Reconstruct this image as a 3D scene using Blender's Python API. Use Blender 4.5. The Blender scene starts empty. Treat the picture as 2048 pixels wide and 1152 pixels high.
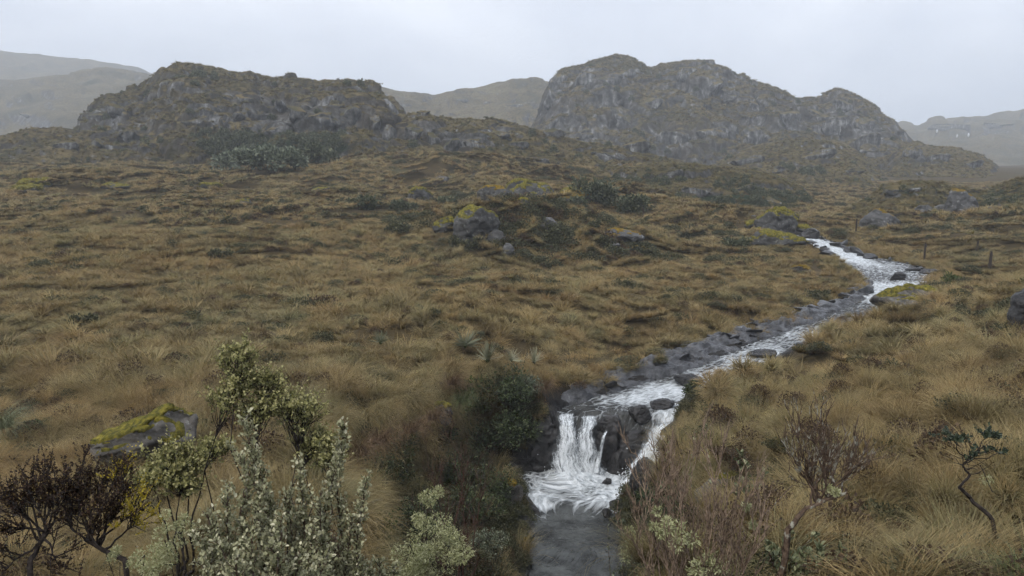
import bpy, math, random
import numpy as np
from mathutils import Vector, Matrix, Euler

R = np.random.RandomState
sc = bpy.context.scene
COL = sc.collection
PITCH = math.radians(9.3)
FPX = 1500.0

# ------------------------------------------------------------------ camera
cam_d = bpy.data.cameras.new('camera')
cam_d.sensor_width = 36.0
cam_d.lens = 36.0 * FPX / 2048.0
cam_d.clip_start = 0.05
cam_d.clip_end = 6000
cam = bpy.data.objects.new('camera', cam_d)
cam.location = (0, 0, 0)
cam.rotation_euler = (math.radians(90) - PITCH, 0, 0)
COL.objects.link(cam)
sc.camera = cam

# ------------------------------------------------------------------ sky: an overcast cover over a clear sky
SUN_EL, SUN_ROT = math.radians(52), math.radians(215)
world = bpy.data.worlds.new('World')
sc.world = world
world.use_nodes = True
wn, wl = world.node_tree.nodes, world.node_tree.links
wn.clear()
wo = wn.new('ShaderNodeOutputWorld')
sky = wn.new('ShaderNodeTexSky')
sky.sky_type = 'NISHITA'
sky.sun_disc = False
sky.sun_elevation = SUN_EL
sky.sun_rotation = SUN_ROT
sky.altitude = 3800
bg1 = wn.new('ShaderNodeBackground'); bg1.inputs[1].default_value = 0.10
wl.new(sky.outputs[0], bg1.inputs[0])
tc = wn.new('ShaderNodeTexCoord')
mp = wn.new('ShaderNodeMapping'); mp.inputs['Scale'].default_value = (1.0, 1.0, 2.2)
wl.new(tc.outputs['Generated'], mp.inputs[0])
n1 = wn.new('ShaderNodeTexNoise'); n1.inputs['Scale'].default_value = 1.9; n1.inputs['Detail'].default_value = 7; n1.inputs['Roughness'].default_value = 0.52
n1.inputs['Distortion'].default_value = 0.4
wl.new(mp.outputs[0], n1.inputs[0])
cr = wn.new('ShaderNodeValToRGB')
cr.color_ramp.elements[0].position = 0.30; cr.color_ramp.elements[0].color = (0.35, 0.395, 0.485, 1)
cr.color_ramp.elements[1].position = 0.68; cr.color_ramp.elements[1].color = (0.66, 0.69, 0.75, 1)
wl.new(n1.outputs['Fac'], cr.inputs[0])
bg2 = wn.new('ShaderNodeBackground'); bg2.inputs[1].default_value = 1.22
wl.new(cr.outputs[0], bg2.inputs[0])
mx = wn.new('ShaderNodeMixShader'); mx.inputs[0].default_value = 0.93
wl.new(bg1.outputs[0], mx.inputs[1]); wl.new(bg2.outputs[0], mx.inputs[2])
wl.new(mx.outputs[0], wo.inputs[0])

sun_d = bpy.data.lights.new('sun', 'SUN')
sun_d.energy = 1.5
sun_d.angle = math.radians(12)
sun_d.color = (1.0, 0.96, 0.9)
sun = bpy.data.objects.new('sun', sun_d)
sdir = Vector((math.sin(SUN_ROT) * math.cos(SUN_EL), math.cos(SUN_ROT) * math.cos(SUN_EL), math.sin(SUN_EL)))
sun.rotation_euler = sdir.to_track_quat('Z', 'Y').to_euler()
COL.objects.link(sun)

sc.view_settings.view_transform = 'Standard'
sc.view_settings.look = 'None'
sc.view_settings.gamma = 1
sc.view_settings.exposure = 0.58
sc.view_settings.use_curve_mapping = False
sc.cycles.max_bounces = 4
sc.cycles.diffuse_bounces = 2
sc.cycles.glossy_bounces = 2
sc.cycles.transmission_bounces = 2
sc.cycles.transparent_max_bounces = 12
sc.cycles.volume_bounces = 1
sc.cycles.caustics_reflective = False
sc.cycles.caustics_refractive = False
sc.cycles.use_denoising = True
sc.cycles.use_adaptive_sampling = True
sc.cycles.adaptive_threshold = 0.03
sc.cycles.adaptive_min_samples = 12
sc.cycles.use_light_tree = False

# ------------------------------------------------------------------ photograph geometry -> the place
def ray(px, py):
    cx = (np.asarray(px, float) - 1024) / FPX
    cy = (576 - np.asarray(py, float)) / FPX
    dy = math.cos(PITCH) + cy * math.sin(PITCH)
    dz = -math.sin(PITCH) + cy * math.cos(PITCH)
    return cx / dy, dz / dy          # x per metre of depth, z per metre of depth
def P(px, py, Y):
    a, b = ray(px, py)
    return np.array([a * Y, Y, b * Y])
def PZ(px, py, z):
    a, b = ray(px, py)
    Y = z / b
    return np.array([a * Y, Y, z])

# ------------------------------------------------------------------ noise
_rs = R(7)
_perm = _rs.permutation(256).astype(np.int64); _perm = np.concatenate([_perm, _perm, _perm])
_g = _rs.normal(size=(256, 3)); _g /= np.linalg.norm(_g, axis=1)[:, None]
def pn(p):
    p = np.asarray(p, float)
    i = np.floor(p).astype(np.int64); f = p - i; i &= 255
    u = f * f * f * (f * (f * 6 - 15) + 10)
    out = 0
    for dx in (0, 1):
        wx = u[:, 0] if dx else 1 - u[:, 0]
        for dy in (0, 1):
            wy = u[:, 1] if dy else 1 - u[:, 1]
            for dz in (0, 1):
                wz = u[:, 2] if dz else 1 - u[:, 2]
                h = _perm[_perm[_perm[(i[:, 0] + dx) & 255] + ((i[:, 1] + dy) & 255)] + ((i[:, 2] + dz) & 255)]
                g = _g[h]
                out = out + wx * wy * wz * (g[:, 0] * (f[:, 0] - dx) + g[:, 1] * (f[:, 1] - dy) + g[:, 2] * (f[:, 2] - dz))
    return out * 1.6
def fbm(p, octv=4, gain=0.5, lac=2.03):
    p = np.asarray(p, float); a = 1.0; s = 0; t = 0
    for k in range(octv):
        s = s + a * pn(p + 17.3 * k); t += a; a *= gain; p = p * lac
    return s / t
def ridged(p, octv=4):
    p = np.asarray(p, float); a = 1.0; s = 0; t = 0
    for k in range(octv):
        s = s + a * (1 - 2 * np.abs(pn(p + 9.1 * k))); t += a; a *= 0.5; p = p * 2.1
    return s / t
def sstep(a, b, x):
    t = np.clip((x - a) / (b - a), 0, 1)
    return t * t * (3 - 2 * t)
def xyz(x, y, z=None):
    x = np.asarray(x, float).ravel(); y = np.asarray(y, float).ravel()
    return np.stack([x, y, np.zeros_like(x) if z is None else np.asarray(z, float).ravel()], 1)

# ------------------------------------------------------------------ mesh helpers
def mesh(name, V, F, mat=None, smooth=True, attrs=None):
    V = np.ascontiguousarray(V, np.float32)
    me = bpy.data.meshes.new(name)
    me.vertices.add(len(V)); me.vertices.foreach_set('co', V.ravel())
    if isinstance(F, np.ndarray):
        Fl = [F]
    else:
        Fl = F
    loops = np.concatenate([np.asarray(f, np.int32).ravel() for f in Fl])
    tot = np.concatenate([np.full(len(f), np.asarray(f).shape[1], np.int32) for f in Fl])
    st = np.concatenate([[0], np.cumsum(tot)[:-1]]).astype(np.int32)
    me.loops.add(len(loops)); me.loops.foreach_set('vertex_index', loops)
    me.polygons.add(len(tot)); me.polygons.foreach_set('loop_start', st); me.polygons.foreach_set('loop_total', tot)
    me.polygons.foreach_set('use_smooth', np.full(len(tot), bool(smooth)))
    me.update(calc_edges=True)
    for k, a in (attrs or {}).items():
        at = me.attributes.new(k, 'FLOAT', 'POINT')
        at.data.foreach_set('value', np.ascontiguousarray(a, np.float32).ravel())
    if mat is not None:
        me.materials.append(mat)
    return me
def obj(name, me, parent=None, label=None, cat=None, group=None, kind=None, loc=None):
    o = bpy.data.objects.new(name, me)
    COL.objects.link(o)
    if parent is not None: o.parent = parent
    if label: o['label'] = label
    if cat: o['category'] = cat
    if group: o['group'] = group
    if kind: o['kind'] = kind
    if loc is not None: o.location = loc
    return o
def grid_faces(n, m):
    a = np.arange(n * m).reshape(n, m)
    return np.stack([a[:-1, :-1], a[:-1, 1:], a[1:, 1:], a[1:, :-1]], -1).reshape(-1, 4)

# ------------------------------------------------------------------ material helpers
class M:
    def __init__(s, name, rough=0.8, spec=0.3):
        s.m = bpy.data.materials.new(name); s.m.use_nodes = True
        s.n, s.l = s.m.node_tree.nodes, s.m.node_tree.links
        s.b = s.n['Principled BSDF']; s.out = s.n['Material Output']
        s.b.inputs['Roughness'].default_value = rough
        s.b.inputs['Specular IOR Level'].default_value = spec
        s.geo = s.n.new('ShaderNodeNewGeometry')
        s.pos = s.geo.outputs['Position']
    def link(s, a, b): s.l.new(a, b)
    def noise(s, scale, detail=4, rough=0.55, vec=None, stretch=None, dist=0.0):
        v = s.pos if vec is None else vec
        if stretch is not None:
            mp = s.n.new('ShaderNodeMapping'); mp.inputs['Scale'].default_value = stretch; s.link(v, mp.inputs[0]); v = mp.outputs[0]
        t = s.n.new('ShaderNodeTexNoise'); t.inputs['Scale'].default_value = scale; t.inputs['Detail'].default_value = detail
        t.inputs['Roughness'].default_value = rough; t.inputs['Distortion'].default_value = dist
        s.link(v, t.inputs['Vector']); return t.outputs['Fac']
    def ramp(s, fac, stops):
        r = s.n.new('ShaderNodeValToRGB'); e = r.color_ramp.elements
        while len(e) < len(stops): e.new(0.5)
        for k, (p, c) in enumerate(stops):
            e[k].position = p
            e[k].color = (c, c, c, 1) if not isinstance(c, (tuple, list)) else (*c[:3], 1)
        s.link(fac, r.inputs[0]); return r.outputs[0]
    def mix(s, fac, a, b, mode='MIX'):
        x = s.n.new('ShaderNodeMix'); x.data_type = 'RGBA'; x.blend_type = mode
        for sock, v in ((x.inputs[0], fac), (x.inputs[6], a), (x.inputs[7], b)):
            if hasattr(v, 'links'): s.link(v, sock)
            else: sock.default_value = v if not isinstance(v, (tuple, list)) else (*v[:3], 1)
        return x.outputs[2]
    def math(s, op, a, b=0.0, clamp=False):
        x = s.n.new('ShaderNodeMath'); x.operation = op; x.use_clamp = clamp
        for sock, v in ((x.inputs[0], a), (x.inputs[1], b)):
            if hasattr(v, 'links'): s.link(v, sock)
            else: sock.default_value = v
        return x.outputs[0]
    def attr(s, name):
        a = s.n.new('ShaderNodeAttribute'); a.attribute_name = name; return a.outputs['Fac']
    def rnd(s):
        o = s.n.new('ShaderNodeObjectInfo'); return o.outputs['Random']
    def bump(s, h, strength=0.5, dist=0.05):
        b = s.n.new('ShaderNodeBump'); b.inputs['Strength'].default_value = strength; b.inputs['Distance'].default_value = dist
        s.link(h, b.inputs['Height']); s.link(b.outputs[0], s.b.inputs['Normal']); return b
    def color(s, c):
        if hasattr(c, 'links'): s.link(c, s.b.inputs['Base Color'])
        else: s.b.inputs['Base Color'].default_value = (*c, 1)
        return s

def grass_palette(m, fac_noise_scale=0.12):
    """colour of the moor by place: straw, rust brown, olive and grey green patches"""
    a = m.noise(fac_noise_scale, 5, 0.6)
    c = m.ramp(a, [(0.30, (0.045, 0.045, 0.022)), (0.45, (0.075, 0.055, 0.026)), (0.55, (0.085, 0.062, 0.028)), (0.70, (0.07, 0.066, 0.032))])
    return c
# ------------------------------------------------------------------ the stream's course: rows (image row, left, right, water level)
ROWS_POOL = [(1500, 1040, 1320, -8.06), (1250, 1058, 1275, -8.03), (1152, 1058, 1262, -8.0), (1080, 1055, 1245, -8.0), (1020, 1052, 1240, -8.0),
             (980, 1042, 1258, -8.0), (948, 1036, 1262, -8.0)]
ROWS_UP = [(838, 1096, 1345, -6.62), (815, 1130, 1365, -6.58), (790, 1215, 1392, -6.5), (765, 1300, 1440, -6.42), (740, 1375, 1500, -6.34),
           (715, 1440, 1550, -6.27), (690, 1500, 1592, -6.2), (665, 1572, 1650, -6.1), (640, 1640, 1706, -6.0), (620, 1684, 1738, -5.93),
           (602, 1728, 1772, -5.85), (587, 1745, 1800, -5.72), (572, 1752, 1878, -5.6), (552, 1728, 1862, -5.56), (537, 1712, 1838, -5.53),
           (524, 1698, 1788, -5.5), (511, 1672, 1716, -5.34), (497, 1648, 1690, -5.2), (486, 1620, 1662, -5.1), (478, 1596, 1640, -5.0)]
def rows_to_world(rows):
    o = []
    for py, l, r, z in rows:
        a, b = PZ(l, py, z), PZ(r, py, z)
        o.append((a[1], a[0], b[0], z))
    return np.array(sorted(o))
POOL, UP = rows_to_world(ROWS_POOL), rows_to_world(ROWS_UP)
LIP_Y = UP[0, 0]
COURSE = np.concatenate([[(2.0, POOL[0, 1] - 3.2, POOL[0, 2] - 3.2, -8.2), (6.5, POOL[0, 1] - 1.6, POOL[0, 2] - 1.8, -8.15)], POOL, UP,
                         [(60., UP[-1, 1] + .4, UP[-1, 1] + .5, -4.6), (75., UP[-1, 1] + 1, UP[-1, 1] + 1.1, -4.0)]])
COURSE = COURSE[np.argsort(COURSE[:, 0], kind='stable')]
def course(y):
    return [np.interp(y, COURSE[:, 0], COURSE[:, k]) for k in (1, 2, 3)]

# ------------------------------------------------------------------ the lie of the land: control points (image x, image y, depth)
CP = [(-900, 1150, 8), (-300, 1150, 8), (0, 1150, 8.2), (30, 1000, 10.2), (300, 930, 11.8), (-400, 760, 16), (100, 760, 16.2), (-500, 560, 26), (100, 600, 24), (100, 480, 40),
      (-500, 440, 48), (100, 400, 64), (100, 352, 96), (-600, 350, 96), (600, 850, 13.6), (700, 880, 13.8), (600, 650, 22), (600, 500, 39), (600, 420, 58), (600, 352, 94), (850, 805, 17),
      (905, 775, 18.3), (1000, 760, 19.2), (1090, 775, 20), (1000, 650, 24), (1000, 560, 32), (800, 560, 31), (950, 430, 47), (1020, 426, 47.5), (1100, 436, 49), (1180, 450, 49), (1250, 470, 49), (1000, 520, 39), (1100, 540, 37), (900, 540, 36), (1200, 530, 40), (1350, 520, 42), (860, 442, 48), (930, 490, 40.5), (1040, 505, 40),
      (950, 412, 66), (1050, 412, 66), (760, 440, 50), (1100, 398, 66), (900, 346, 98), (1250, 750, 21.4), (1420, 660, 27), (1520, 640, 28.2), (1300, 560, 35), (1500, 565, 36), (1650, 597, 33),
      (1700, 560, 36.5), (1500, 470, 52), (1400, 430, 66), (1600, 440, 66), (1600, 500, 47), (1700, 420, 90), (1750, 345, 190), (1250, 400, 75),
      (1000, 330, 130), (400, 330, 140), (-400, 330, 140), (1400, 1150, 6.2), (1700, 1150, 5.6), (2048, 1150, 5.0), (2500, 1100, 5.0), (2048, 950, 8.3), (2000, 850, 10.6), (1700, 850, 12.8), (1600, 950, 9.8),
      (1480, 850, 16.4), (1500, 780, 18.6), (1450, 950, 12.2), (1700, 700, 21), (2000, 700, 17), (2500, 700, 15), (2048, 600, 23), (2600, 560, 24), (1850, 600, 30), (1750, 645, 29.4), (1950, 560, 34),
      (1850, 525, 42), (2000, 530, 40), (2000, 470, 50), (2048, 425, 60), (2600, 430, 55), (1760, 480, 52), (1850, 400, 110), (2048, 345, 190), (2600, 345, 190)]
pts = [P(*c) for c in CP] + [(0, 0, -1.75), (-5, 0, -1.75), (5, 0, -1.7), (0, -5, -1.6), (-9, -4, -1.7), (9, -4, -1.6), (9, 1, -1.8), (-9, 2, -2.2),
                             (0.4, 5, -2.95), (-1, 5.2, -3.25), (-2.4, 5.6, -3.6), (-4, 5.6, -3.8), (1.4, 5.4, -3.1), (-1.5, 3, -2.3), (1.5, 3, -2.2), (2.6, 11.5, -5.3),
                             (-3.5, 55, -3.9), (0, 55, -4.1), (4, 55.5, -4.3), (-200, 500, 0), (0, 500, 0), (250, 500, 0), (-400, 250, -1), (400, 250, -2), (0, 900, 0), (-600, 900, 0), (600, 900, 0)]
pts = np.array([np.asarray(p, float) for p in pts])
def warp(x, y):
    d = np.sqrt(x * x + (y + 12) ** 2) * 1.0
    return np.stack([np.arctan2(x, y + 12) * 3.0, np.log(d) * 2.2], -1)
_W = warp(pts[:, 0], pts[:, 1])
def _k(r2): return 0.5 * r2 * np.log(r2 + 1e-9)
_n = len(pts)
A = np.zeros((_n + 3, _n + 3))
A[:_n, :_n] = _k(((_W[:, None] - _W[None]) ** 2).sum(-1)) + np.eye(_n) * 0.0004
A[:_n, _n] = 1; A[:_n, _n + 1:] = _W; A[_n, :_n] = 1; A[_n + 1:, :_n] = _W.T
SCL = np.maximum(pts[:, 1], 6)
sol = np.linalg.solve(A, np.concatenate([pts[:, 2], np.zeros(3)]))
def meadow(x, y):
    w = warp(x, y); out = np.zeros(len(x))
    for s in range(0, len(x), 40000):
        ww = w[s:s + 40000]
        out[s:s + 40000] = _k(((ww[:, None] - _W[None]) ** 2).sum(-1)) @ sol[:_n] + sol[_n] + ww @ sol[_n + 1:]
    return out
def rim_dist(y): return np.interp(y, [5, 8, 10, 12, 14, 17, 18.3, 20.5], [.8, 1.2, 2.1, 2.9, 3.3, 2.3, 1.8, 1.2])
def ravine(x, y):
    L, Rr, _ = course(y)
    rimR = np.interp(y, [12.5, 15.5, 17.5, 19.2, LIP_Y + .3, LIP_Y + 1.2], [.1, .7, 1.5, 1.9, 1.4, .4])
    return (y < LIP_Y + .6) & (((x < L) & (L - x < rim_dist(y) + .35)) | ((x > Rr) & (x - Rr < rimR + .25)))
def ground(x, y, full=False):
    x = np.asarray(x, float).ravel(); y = np.asarray(y, float).ravel()
    z = meadow(x, y)
    q = xyz(x, y)
    d = np.hypot(x, y)
    z = z + 0.12 * fbm(q / 1.7, 3) * sstep(3, 9, d) + sstep(20, 34, d) * sstep(150, 90, d) * (.16 * fbm(q / 3.1 + 13, 2) + .16 * (ridged(q / 13 + 31, 2) - .35)) + 0.36 * fbm(q / 7.0 + 3, 3) * sstep(6, 25, d) + 1.25 * fbm(q / 26.0 + 8, 3) * sstep(30, 80, d)
    z = z + 1.0 * np.exp(-(((x - .5) / 6.5) ** 2 + ((y - 46) / 3.6) ** 2)) - .7 * np.exp(-(((x - 1) / 9) ** 2 + ((y - 54) / 3) ** 2)) + .5 * np.exp(-(((x + 22) / 9) ** 2 + ((y - 62) / 5) ** 2)) + .6 * np.exp(-(((x - 14) / 6) ** 2 + ((y - 60) / 5) ** 2))
    for cx, cy, sx, sy, am in ((-43, 75, 15, 7, 1.7), (-23, 86, 12, 8, 1.5), (-8, 93, 14, 9, 2.0), (4, 73, 10, 6, 1.4), (15.5, 63, 7, 5, .8), (-14, 58, 9, 5, .7), (-34, 52, 10, 6, .8), (-18, 38, 8, 5, .45)):
        z = z + am * np.exp(-(((x - cx) / sx) ** 2 + ((y - cy) / sy) ** 2))
    z = z + 2.0 * sstep(82, 125, y) * sstep(36, 14, x) * sstep(260, 180, y)
    L, Rr, zw = course(y)
    jitter = 0.55 * fbm(q / 1.3 + 40, 3) + 0.6 * fbm(q / 3.5 + 60, 2)
    dist = np.maximum(L - x, x - Rr)
    dist = dist - np.where(y < LIP_Y, .2, .08) * (fbm(q / .8 + 21, 2) + .6 * fbm(q / .3 + 5, 2)) * sstep(5, 8, y) * (np.abs(dist) < 3)
    dist = np.where(dist > 0, np.maximum(dist + jitter * np.clip(dist, 0, 1), 0), dist)
    left = x < (L + Rr) / 2
    fall = sstep(LIP_Y + 2.2, LIP_Y - .6, y)           # 1 in the ravine below the fall
    near = sstep(17.5, 13.5, y)
    slL = np.where(left, 0.55 + fall * 1.5, 1.1 + fall * (1.1 - 0.3 * near))
    obl = 0.62 + 0.38 * fall
    bank = zw + 0.04 + slL * np.maximum(dist * obl, 0) + 0.25 * np.maximum(dist * obl, 0) ** 2
    d2 = np.maximum(dist * obl, 0)
    ww = np.interp(y, [20, 22, 24, 29, 33, 36], [.25, .5, .8, .8, .6, .3])
    up = zw + 0.04 + np.where(left, .26 * d2 + 1.4 * np.maximum(d2 - ww, 0), np.interp(y, [20, 21, 36, 40], [.8, .3, .3, 1.0]) * d2 + .5 * np.maximum(d2 - .8, 0))
    bank = up * (1 - fall) + bank * fall
    rim = rim_dist(y)
    rav = zw + 0.05 + 0.42 * d2 + 3.4 * np.maximum(d2 - rim, 0)
    bank = np.where(left, bank * (1 - fall) + np.maximum(rav, 0 * rav - 99) * fall, bank)
    rimR = np.interp(y, [12.5, 15.5, 17.5, 19.2, LIP_Y + .3, LIP_Y + 1.2], [.1, .7, 1.5, 1.9, 1.4, .4])
    ravR = zw + 0.05 + 0.4 * d2 + 2.6 * np.maximum(d2 - rimR, 0)
    bank = np.where(left, bank, bank * (1 - fall) + ravR * fall)
    bed = zw - 0.12 - 0.35 * sstep(0, 0.5, -dist)
    carve = np.where(dist > 0, bank, bed)
    carve = np.where(y < 5.5, np.maximum(carve, z - 8 * sstep(3.5, 5.5, y)), carve)
    fo = sstep(53, 55.5, y); carve = np.where(y > 53, (z + 1) * fo + carve * (1 - fo), carve)
    k = 0.22
    h = np.clip(0.5 + 0.5 * (z - carve) / k, 0, 1)
    zz = z * (1 - h) + carve * h - k * h * (1 - h)
    if full: return zz, h, dist, zw
    return zz

# ------------------------------------------------------------------ ground sheet
nu, nv = 640, 720
us = np.concatenate([np.linspace(-2.6, -0.76, 60)[:-1], np.linspace(-0.76, 0.76, nu - 118), np.linspace(0.76, 2.6, 60)[1:]])
vs = np.concatenate([np.linspace(-12, 2.5, 30)[:-1], np.exp(np.linspace(math.log(2.5), math.log(140), nv - 60)), np.exp(np.linspace(math.log(140), math.log(1320), 36))[1:]])
Yg, Ug = np.meshgrid(vs, us, indexing='ij')
Xg = Ug * (np.maximum(Yg, 0) + 4.0)
gzv, gcarve, gdist, gzw = ground(Xg, Yg, True)
wet = sstep(0.9, 0.1, gdist) * sstep(1.2, 0.5, gzv - gzw)
wall = sstep(0.35, 0.9, gcarve) * sstep(1.5, 0.6, gdist)
_G4 = [a.reshape(Xg.shape) for a in (gzv, gcarve, gdist, gzw)]
def gfast(x, y, full=False):
    x = np.asarray(x, float).ravel(); y = np.asarray(y, float).ravel()
    v = np.clip(np.interp(y, vs, np.arange(len(vs))), 0, len(vs) - 1.001); u = np.clip(np.interp(x / (np.maximum(y, 0) + 4.0), us, np.arange(len(us))), 0, len(us) - 1.001)
    i = v.astype(int); j = u.astype(int); fv = v - i; fu = u - j
    o = [(a[i, j] * (1 - fv) + a[i + 1, j] * fv) * (1 - fu) + (a[i, j + 1] * (1 - fv) + a[i + 1, j + 1] * fv) * fu for a in (_G4 if full else _G4[:1])]
    return o if full else o[0]
def gz(x, y): return float(gfast([x], [y])[0])
def hit(px, py, y0=4.0, y1=160.0):
    """where the line of sight through an image point meets the ground"""
    a, b = ray(px, py)
    ys = np.exp(np.linspace(math.log(y0), math.log(y1), 1400))
    under = np.nonzero(b * ys <= gfast(a * ys, ys))[0]
    y = ys[under[0]] if len(under) else y1
    return np.array([a * y, y, gz(a * y, y)])
def mat_ground():
    m = M('moor_soil', 0.95, 0.1)
    c = grass_palette(m)
    c = m.mix(m.ramp(m.noise(9, 4), [(0.35, 0), (0.65, 1)]), m.mix(0.5, c, (0.05, 0.038, 0.022)), c)
    rock = m.mix(m.noise(3.0, 5), (0.012, 0.011, 0.011), (0.055, 0.053, 0.052))
    soil = m.mix(m.noise(4.0, 5), (0.012, 0.009, 0.006), (0.04, 0.03, 0.019))
    c = m.mix(m.attr('wall'), c, soil)
    c = m.mix(m.attr('wet'), c, rock)
    m.color(c); m.bump(m.noise(7, 6, 0.7), 0.9, 0.12)
    m.link(m.ramp(m.attr('wet'), [(0, 0.95), (1, 0.35)]), m.b.inputs['Roughness'])
    return m.m
obj('ground', mesh('ground', xyz(Xg, Yg, gzv), grid_faces(*Xg.shape)[:, ::-1].copy(), mat_ground(), True, {'wet': wet, 'wall': wall}), kind='structure')

# ------------------------------------------------------------------ hills
def mat_hill(name, warm=1.0):
    m = M(name, 0.95, 0.12)
    a = m.noise(0.05, 6, 0.62)
    g = m.ramp(a, [(0.32, (0.07, 0.072, 0.034)), (0.44, (0.14, 0.115, 0.052)), (0.54, (0.205, 0.155, 0.07)), (0.66, (0.24, 0.20, 0.095))])
    g = m.mix(m.ramp(m.noise(0.9, 5, 0.65), [(0.40, 0.85), (0.60, 0.0)]), g, (0.04, 0.036, 0.020))
    r = m.ramp(m.noise(0.42, 8, 0.72, stretch=(1, 1, 0.4)), [(0.34, (0.016, 0.016, 0.015)), (0.46, (0.07, 0.069, 0.066)), (0.56, (0.17, 0.168, 0.162)), (0.68, (0.46, 0.46, 0.45))])
    r = m.mix(m.ramp(m.noise(0.12, 5), [(0.45, 0), (0.6, 0.6)]), r, (0.07, 0.055, 0.035))
    f = m.math('ADD', m.attr('rock'), m.math('MULTIPLY', m.math('SUBTRACT', m.noise(0.45, 6, 0.7), 0.5), 1.5))
    f = m.ramp(f, [(0.42, 0), (0.60, 1)])
    c = m.mix(f, g, r)
    sh = m.math('ADD', m.attr('shrub'), m.math('MULTIPLY', m.math('SUBTRACT', m.noise(0.35, 5, 0.7), 0.5), 1.0))
    c = m.mix(m.ramp(sh, [(0.45, 0), (0.6, 1)]), c, (0.035, 0.05, 0.026))
    c = m.mix(1.0, c, (.80, .80, .80), 'MULTIPLY')
    m.color(c)
    m.bump(m.noise(0.8, 8, 0.72), 1.0, 0.9)
    return m.m
HILL = mat_hill('hill_moor_and_rock')
HILLIMG = []
HILLPTS = []          # candidate places for tussocks and bushes on the hills
def hill(name, sil, Dc, Db, nu, nt, Dback=None, power=0.8, seed=0, amp=1.0, terr=0.5, rocks=(), shrubs=(), dvar=0.05, steps=4.0, rockbias=0.0, keep=None):
    sil = np.array(sil, float)
    px = np.linspace(sil[0, 0], sil[-1, 0], nu)
    py = np.interp(px, sil[:, 0], sil[:, 1])
    kern = np.ones(5) / 5
    py = np.convolve(np.pad(py, 2, mode='edge'), kern, 'valid')
    wob = fbm(np.stack([px / 160 + seed * 3.1, np.full(nu, seed), np.zeros(nu)], 1), 3)
    D1 = Dc * (1 + dvar * 2 * wob)
    D0 = Db * (1 + dvar * 1.2 * wob)
    a, b = ray(px, py)
    zc = b * D1
    Yb = D0; zb = gfast(a * Yb, Yb) - 1.2
    tf = np.linspace(0, 1, nt); tb = np.linspace(0, 1, max(8, nt // 6))[1:]
    T, PXg = np.meshgrid(tf, px, indexing='ij')
    warpn = fbm(np.stack([PXg.ravel() / 90 + seed, T.ravel() * 3, np.full(T.size, seed * 1.7)], 1), 4).reshape(T.shape)
    f = np.sin(np.clip(T, 0, 1) * math.pi / 2) ** (1 / power) if power < 1 else np.sin(T * math.pi / 2) ** power
    f = np.sin(T ** 1.0 * math.pi / 2) * 0.55 + T * 0.45
    g = f * steps + warpn * 1.3 * np.sin(T * math.pi)
    fl = np.floor(g); fr = g - fl
    gt = (fl + sstep(0.25, 0.8, fr)) / steps
    f = np.clip(f * (1 - terr) + terr * np.clip(gt - warpn * 1.3 * np.sin(T * math.pi) / steps * 0.4, 0, 1.05), 0, 1.02)
    Yf = D0 + (D1 - D0) * T
    Zf = zb + (zc - zb) * f
    ang = (Zf / Yf).max(0); Zf = np.where(Zf > 0, Zf * np.clip(b / np.maximum(ang, 1e-4), 0.3, 1.5), Zf) if np.all(b > 0) else Zf + (b - ang) * Yf * f
    Db2 = Dback or Dc * 1.35
    Yk = D1 + (Db2 - D1) * tb[:, None]
    Zk = Zf[-1] + (zb - 3 - Zf[-1]) * sstep(0, 1, tb)[:, None] ** 1.1
    Y = np.concatenate([Yf, np.broadcast_to(Yk, (len(tb), nu))]); Z = np.concatenate([Zf, Zk])
    a2 = (px - 1024) / FPX / (math.cos(PITCH) + (576 - py) / FPX * math.sin(PITCH))
    X = a2 * Y
    S = Dc / 150.0
    def normals(X, Y, Z):
        Pm = np.stack([X, Y, Z], -1)
        du = np.gradient(Pm, axis=1); dv = np.gradient(Pm, axis=0)
        N = np.cross(du, dv); N /= np.linalg.norm(N, axis=-1)[..., None] + 1e-9
        return N
    N = normals(X, Y, Z)
    q = xyz(X, Y, Z) / S
    d = amp * S * (2.6 * fbm(q / 16 + seed, 4, 0.55) + 1.5 * ridged(q * [1, 1, 0.6] / 7 + seed * 2, 4) - 0.6)
    bl = fbm(q * [1, 1, .5] / 9 + seed * 4, 3) * 3.0
    d = d + amp * S * 1.15 * (sstep(.35, .65, bl - np.floor(bl)) + np.floor(bl))
    d = d + amp * S * 0.22 * ridged(q / 2.2 + seed, 4)
    d = d.reshape(X.shape)
    tt = np.concatenate([tf, 1 + tb])[:, None]
    fade = sstep(0, 0.08, tt) * (0.22 + 0.78 * sstep(0.0, 0.12, np.abs(tt - 1)))
    d = d * fade
    X = X + N[..., 0] * d; Y = Y + N[..., 1] * d; Z = Z + N[..., 2] * d * 0.8
    N = normals(X, Y, Z)
    # where the photograph shows bare rock or bushes
    cy = ((Z / Y) * math.cos(PITCH) + math.sin(PITCH)) / (math.cos(PITCH) - (Z / Y) * math.sin(PITCH))
    IY = 576 - cy * FPX
    IX = 1024 + X / Y * FPX * (math.cos(PITCH) + cy * math.sin(PITCH))
    rock = 0.55 * sstep(0.90, 0.55, N[..., 2]) + rockbias
    for (cx, cyy, rx, ry, w) in rocks:
        rock = rock + w * np.exp(-(((IX - cx) / rx) ** 2 + ((IY - cyy) / ry) ** 2) * 1.2)
    shrub = np.zeros_like(rock)
    for (cx, cyy, rx, ry, w) in shrubs:
        shrub = shrub + w * np.exp(-(((IX - cx) / rx) ** 2 + ((IY - cyy) / ry) ** 2) * 1.2)
    o = obj(name, mesh(name, np.stack([X, Y, Z], -1).reshape(-1, 3), grid_faces(*X.shape)[:, ::-1].copy(), HILL, True, {'rock': rock, 'shrub': shrub}), kind='structure')
    HILLPTS.append((X, Y, Z, N, rock, shrub, nt, Dc)); HILLIMG.append((o, IX, IY))
    return o

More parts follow.
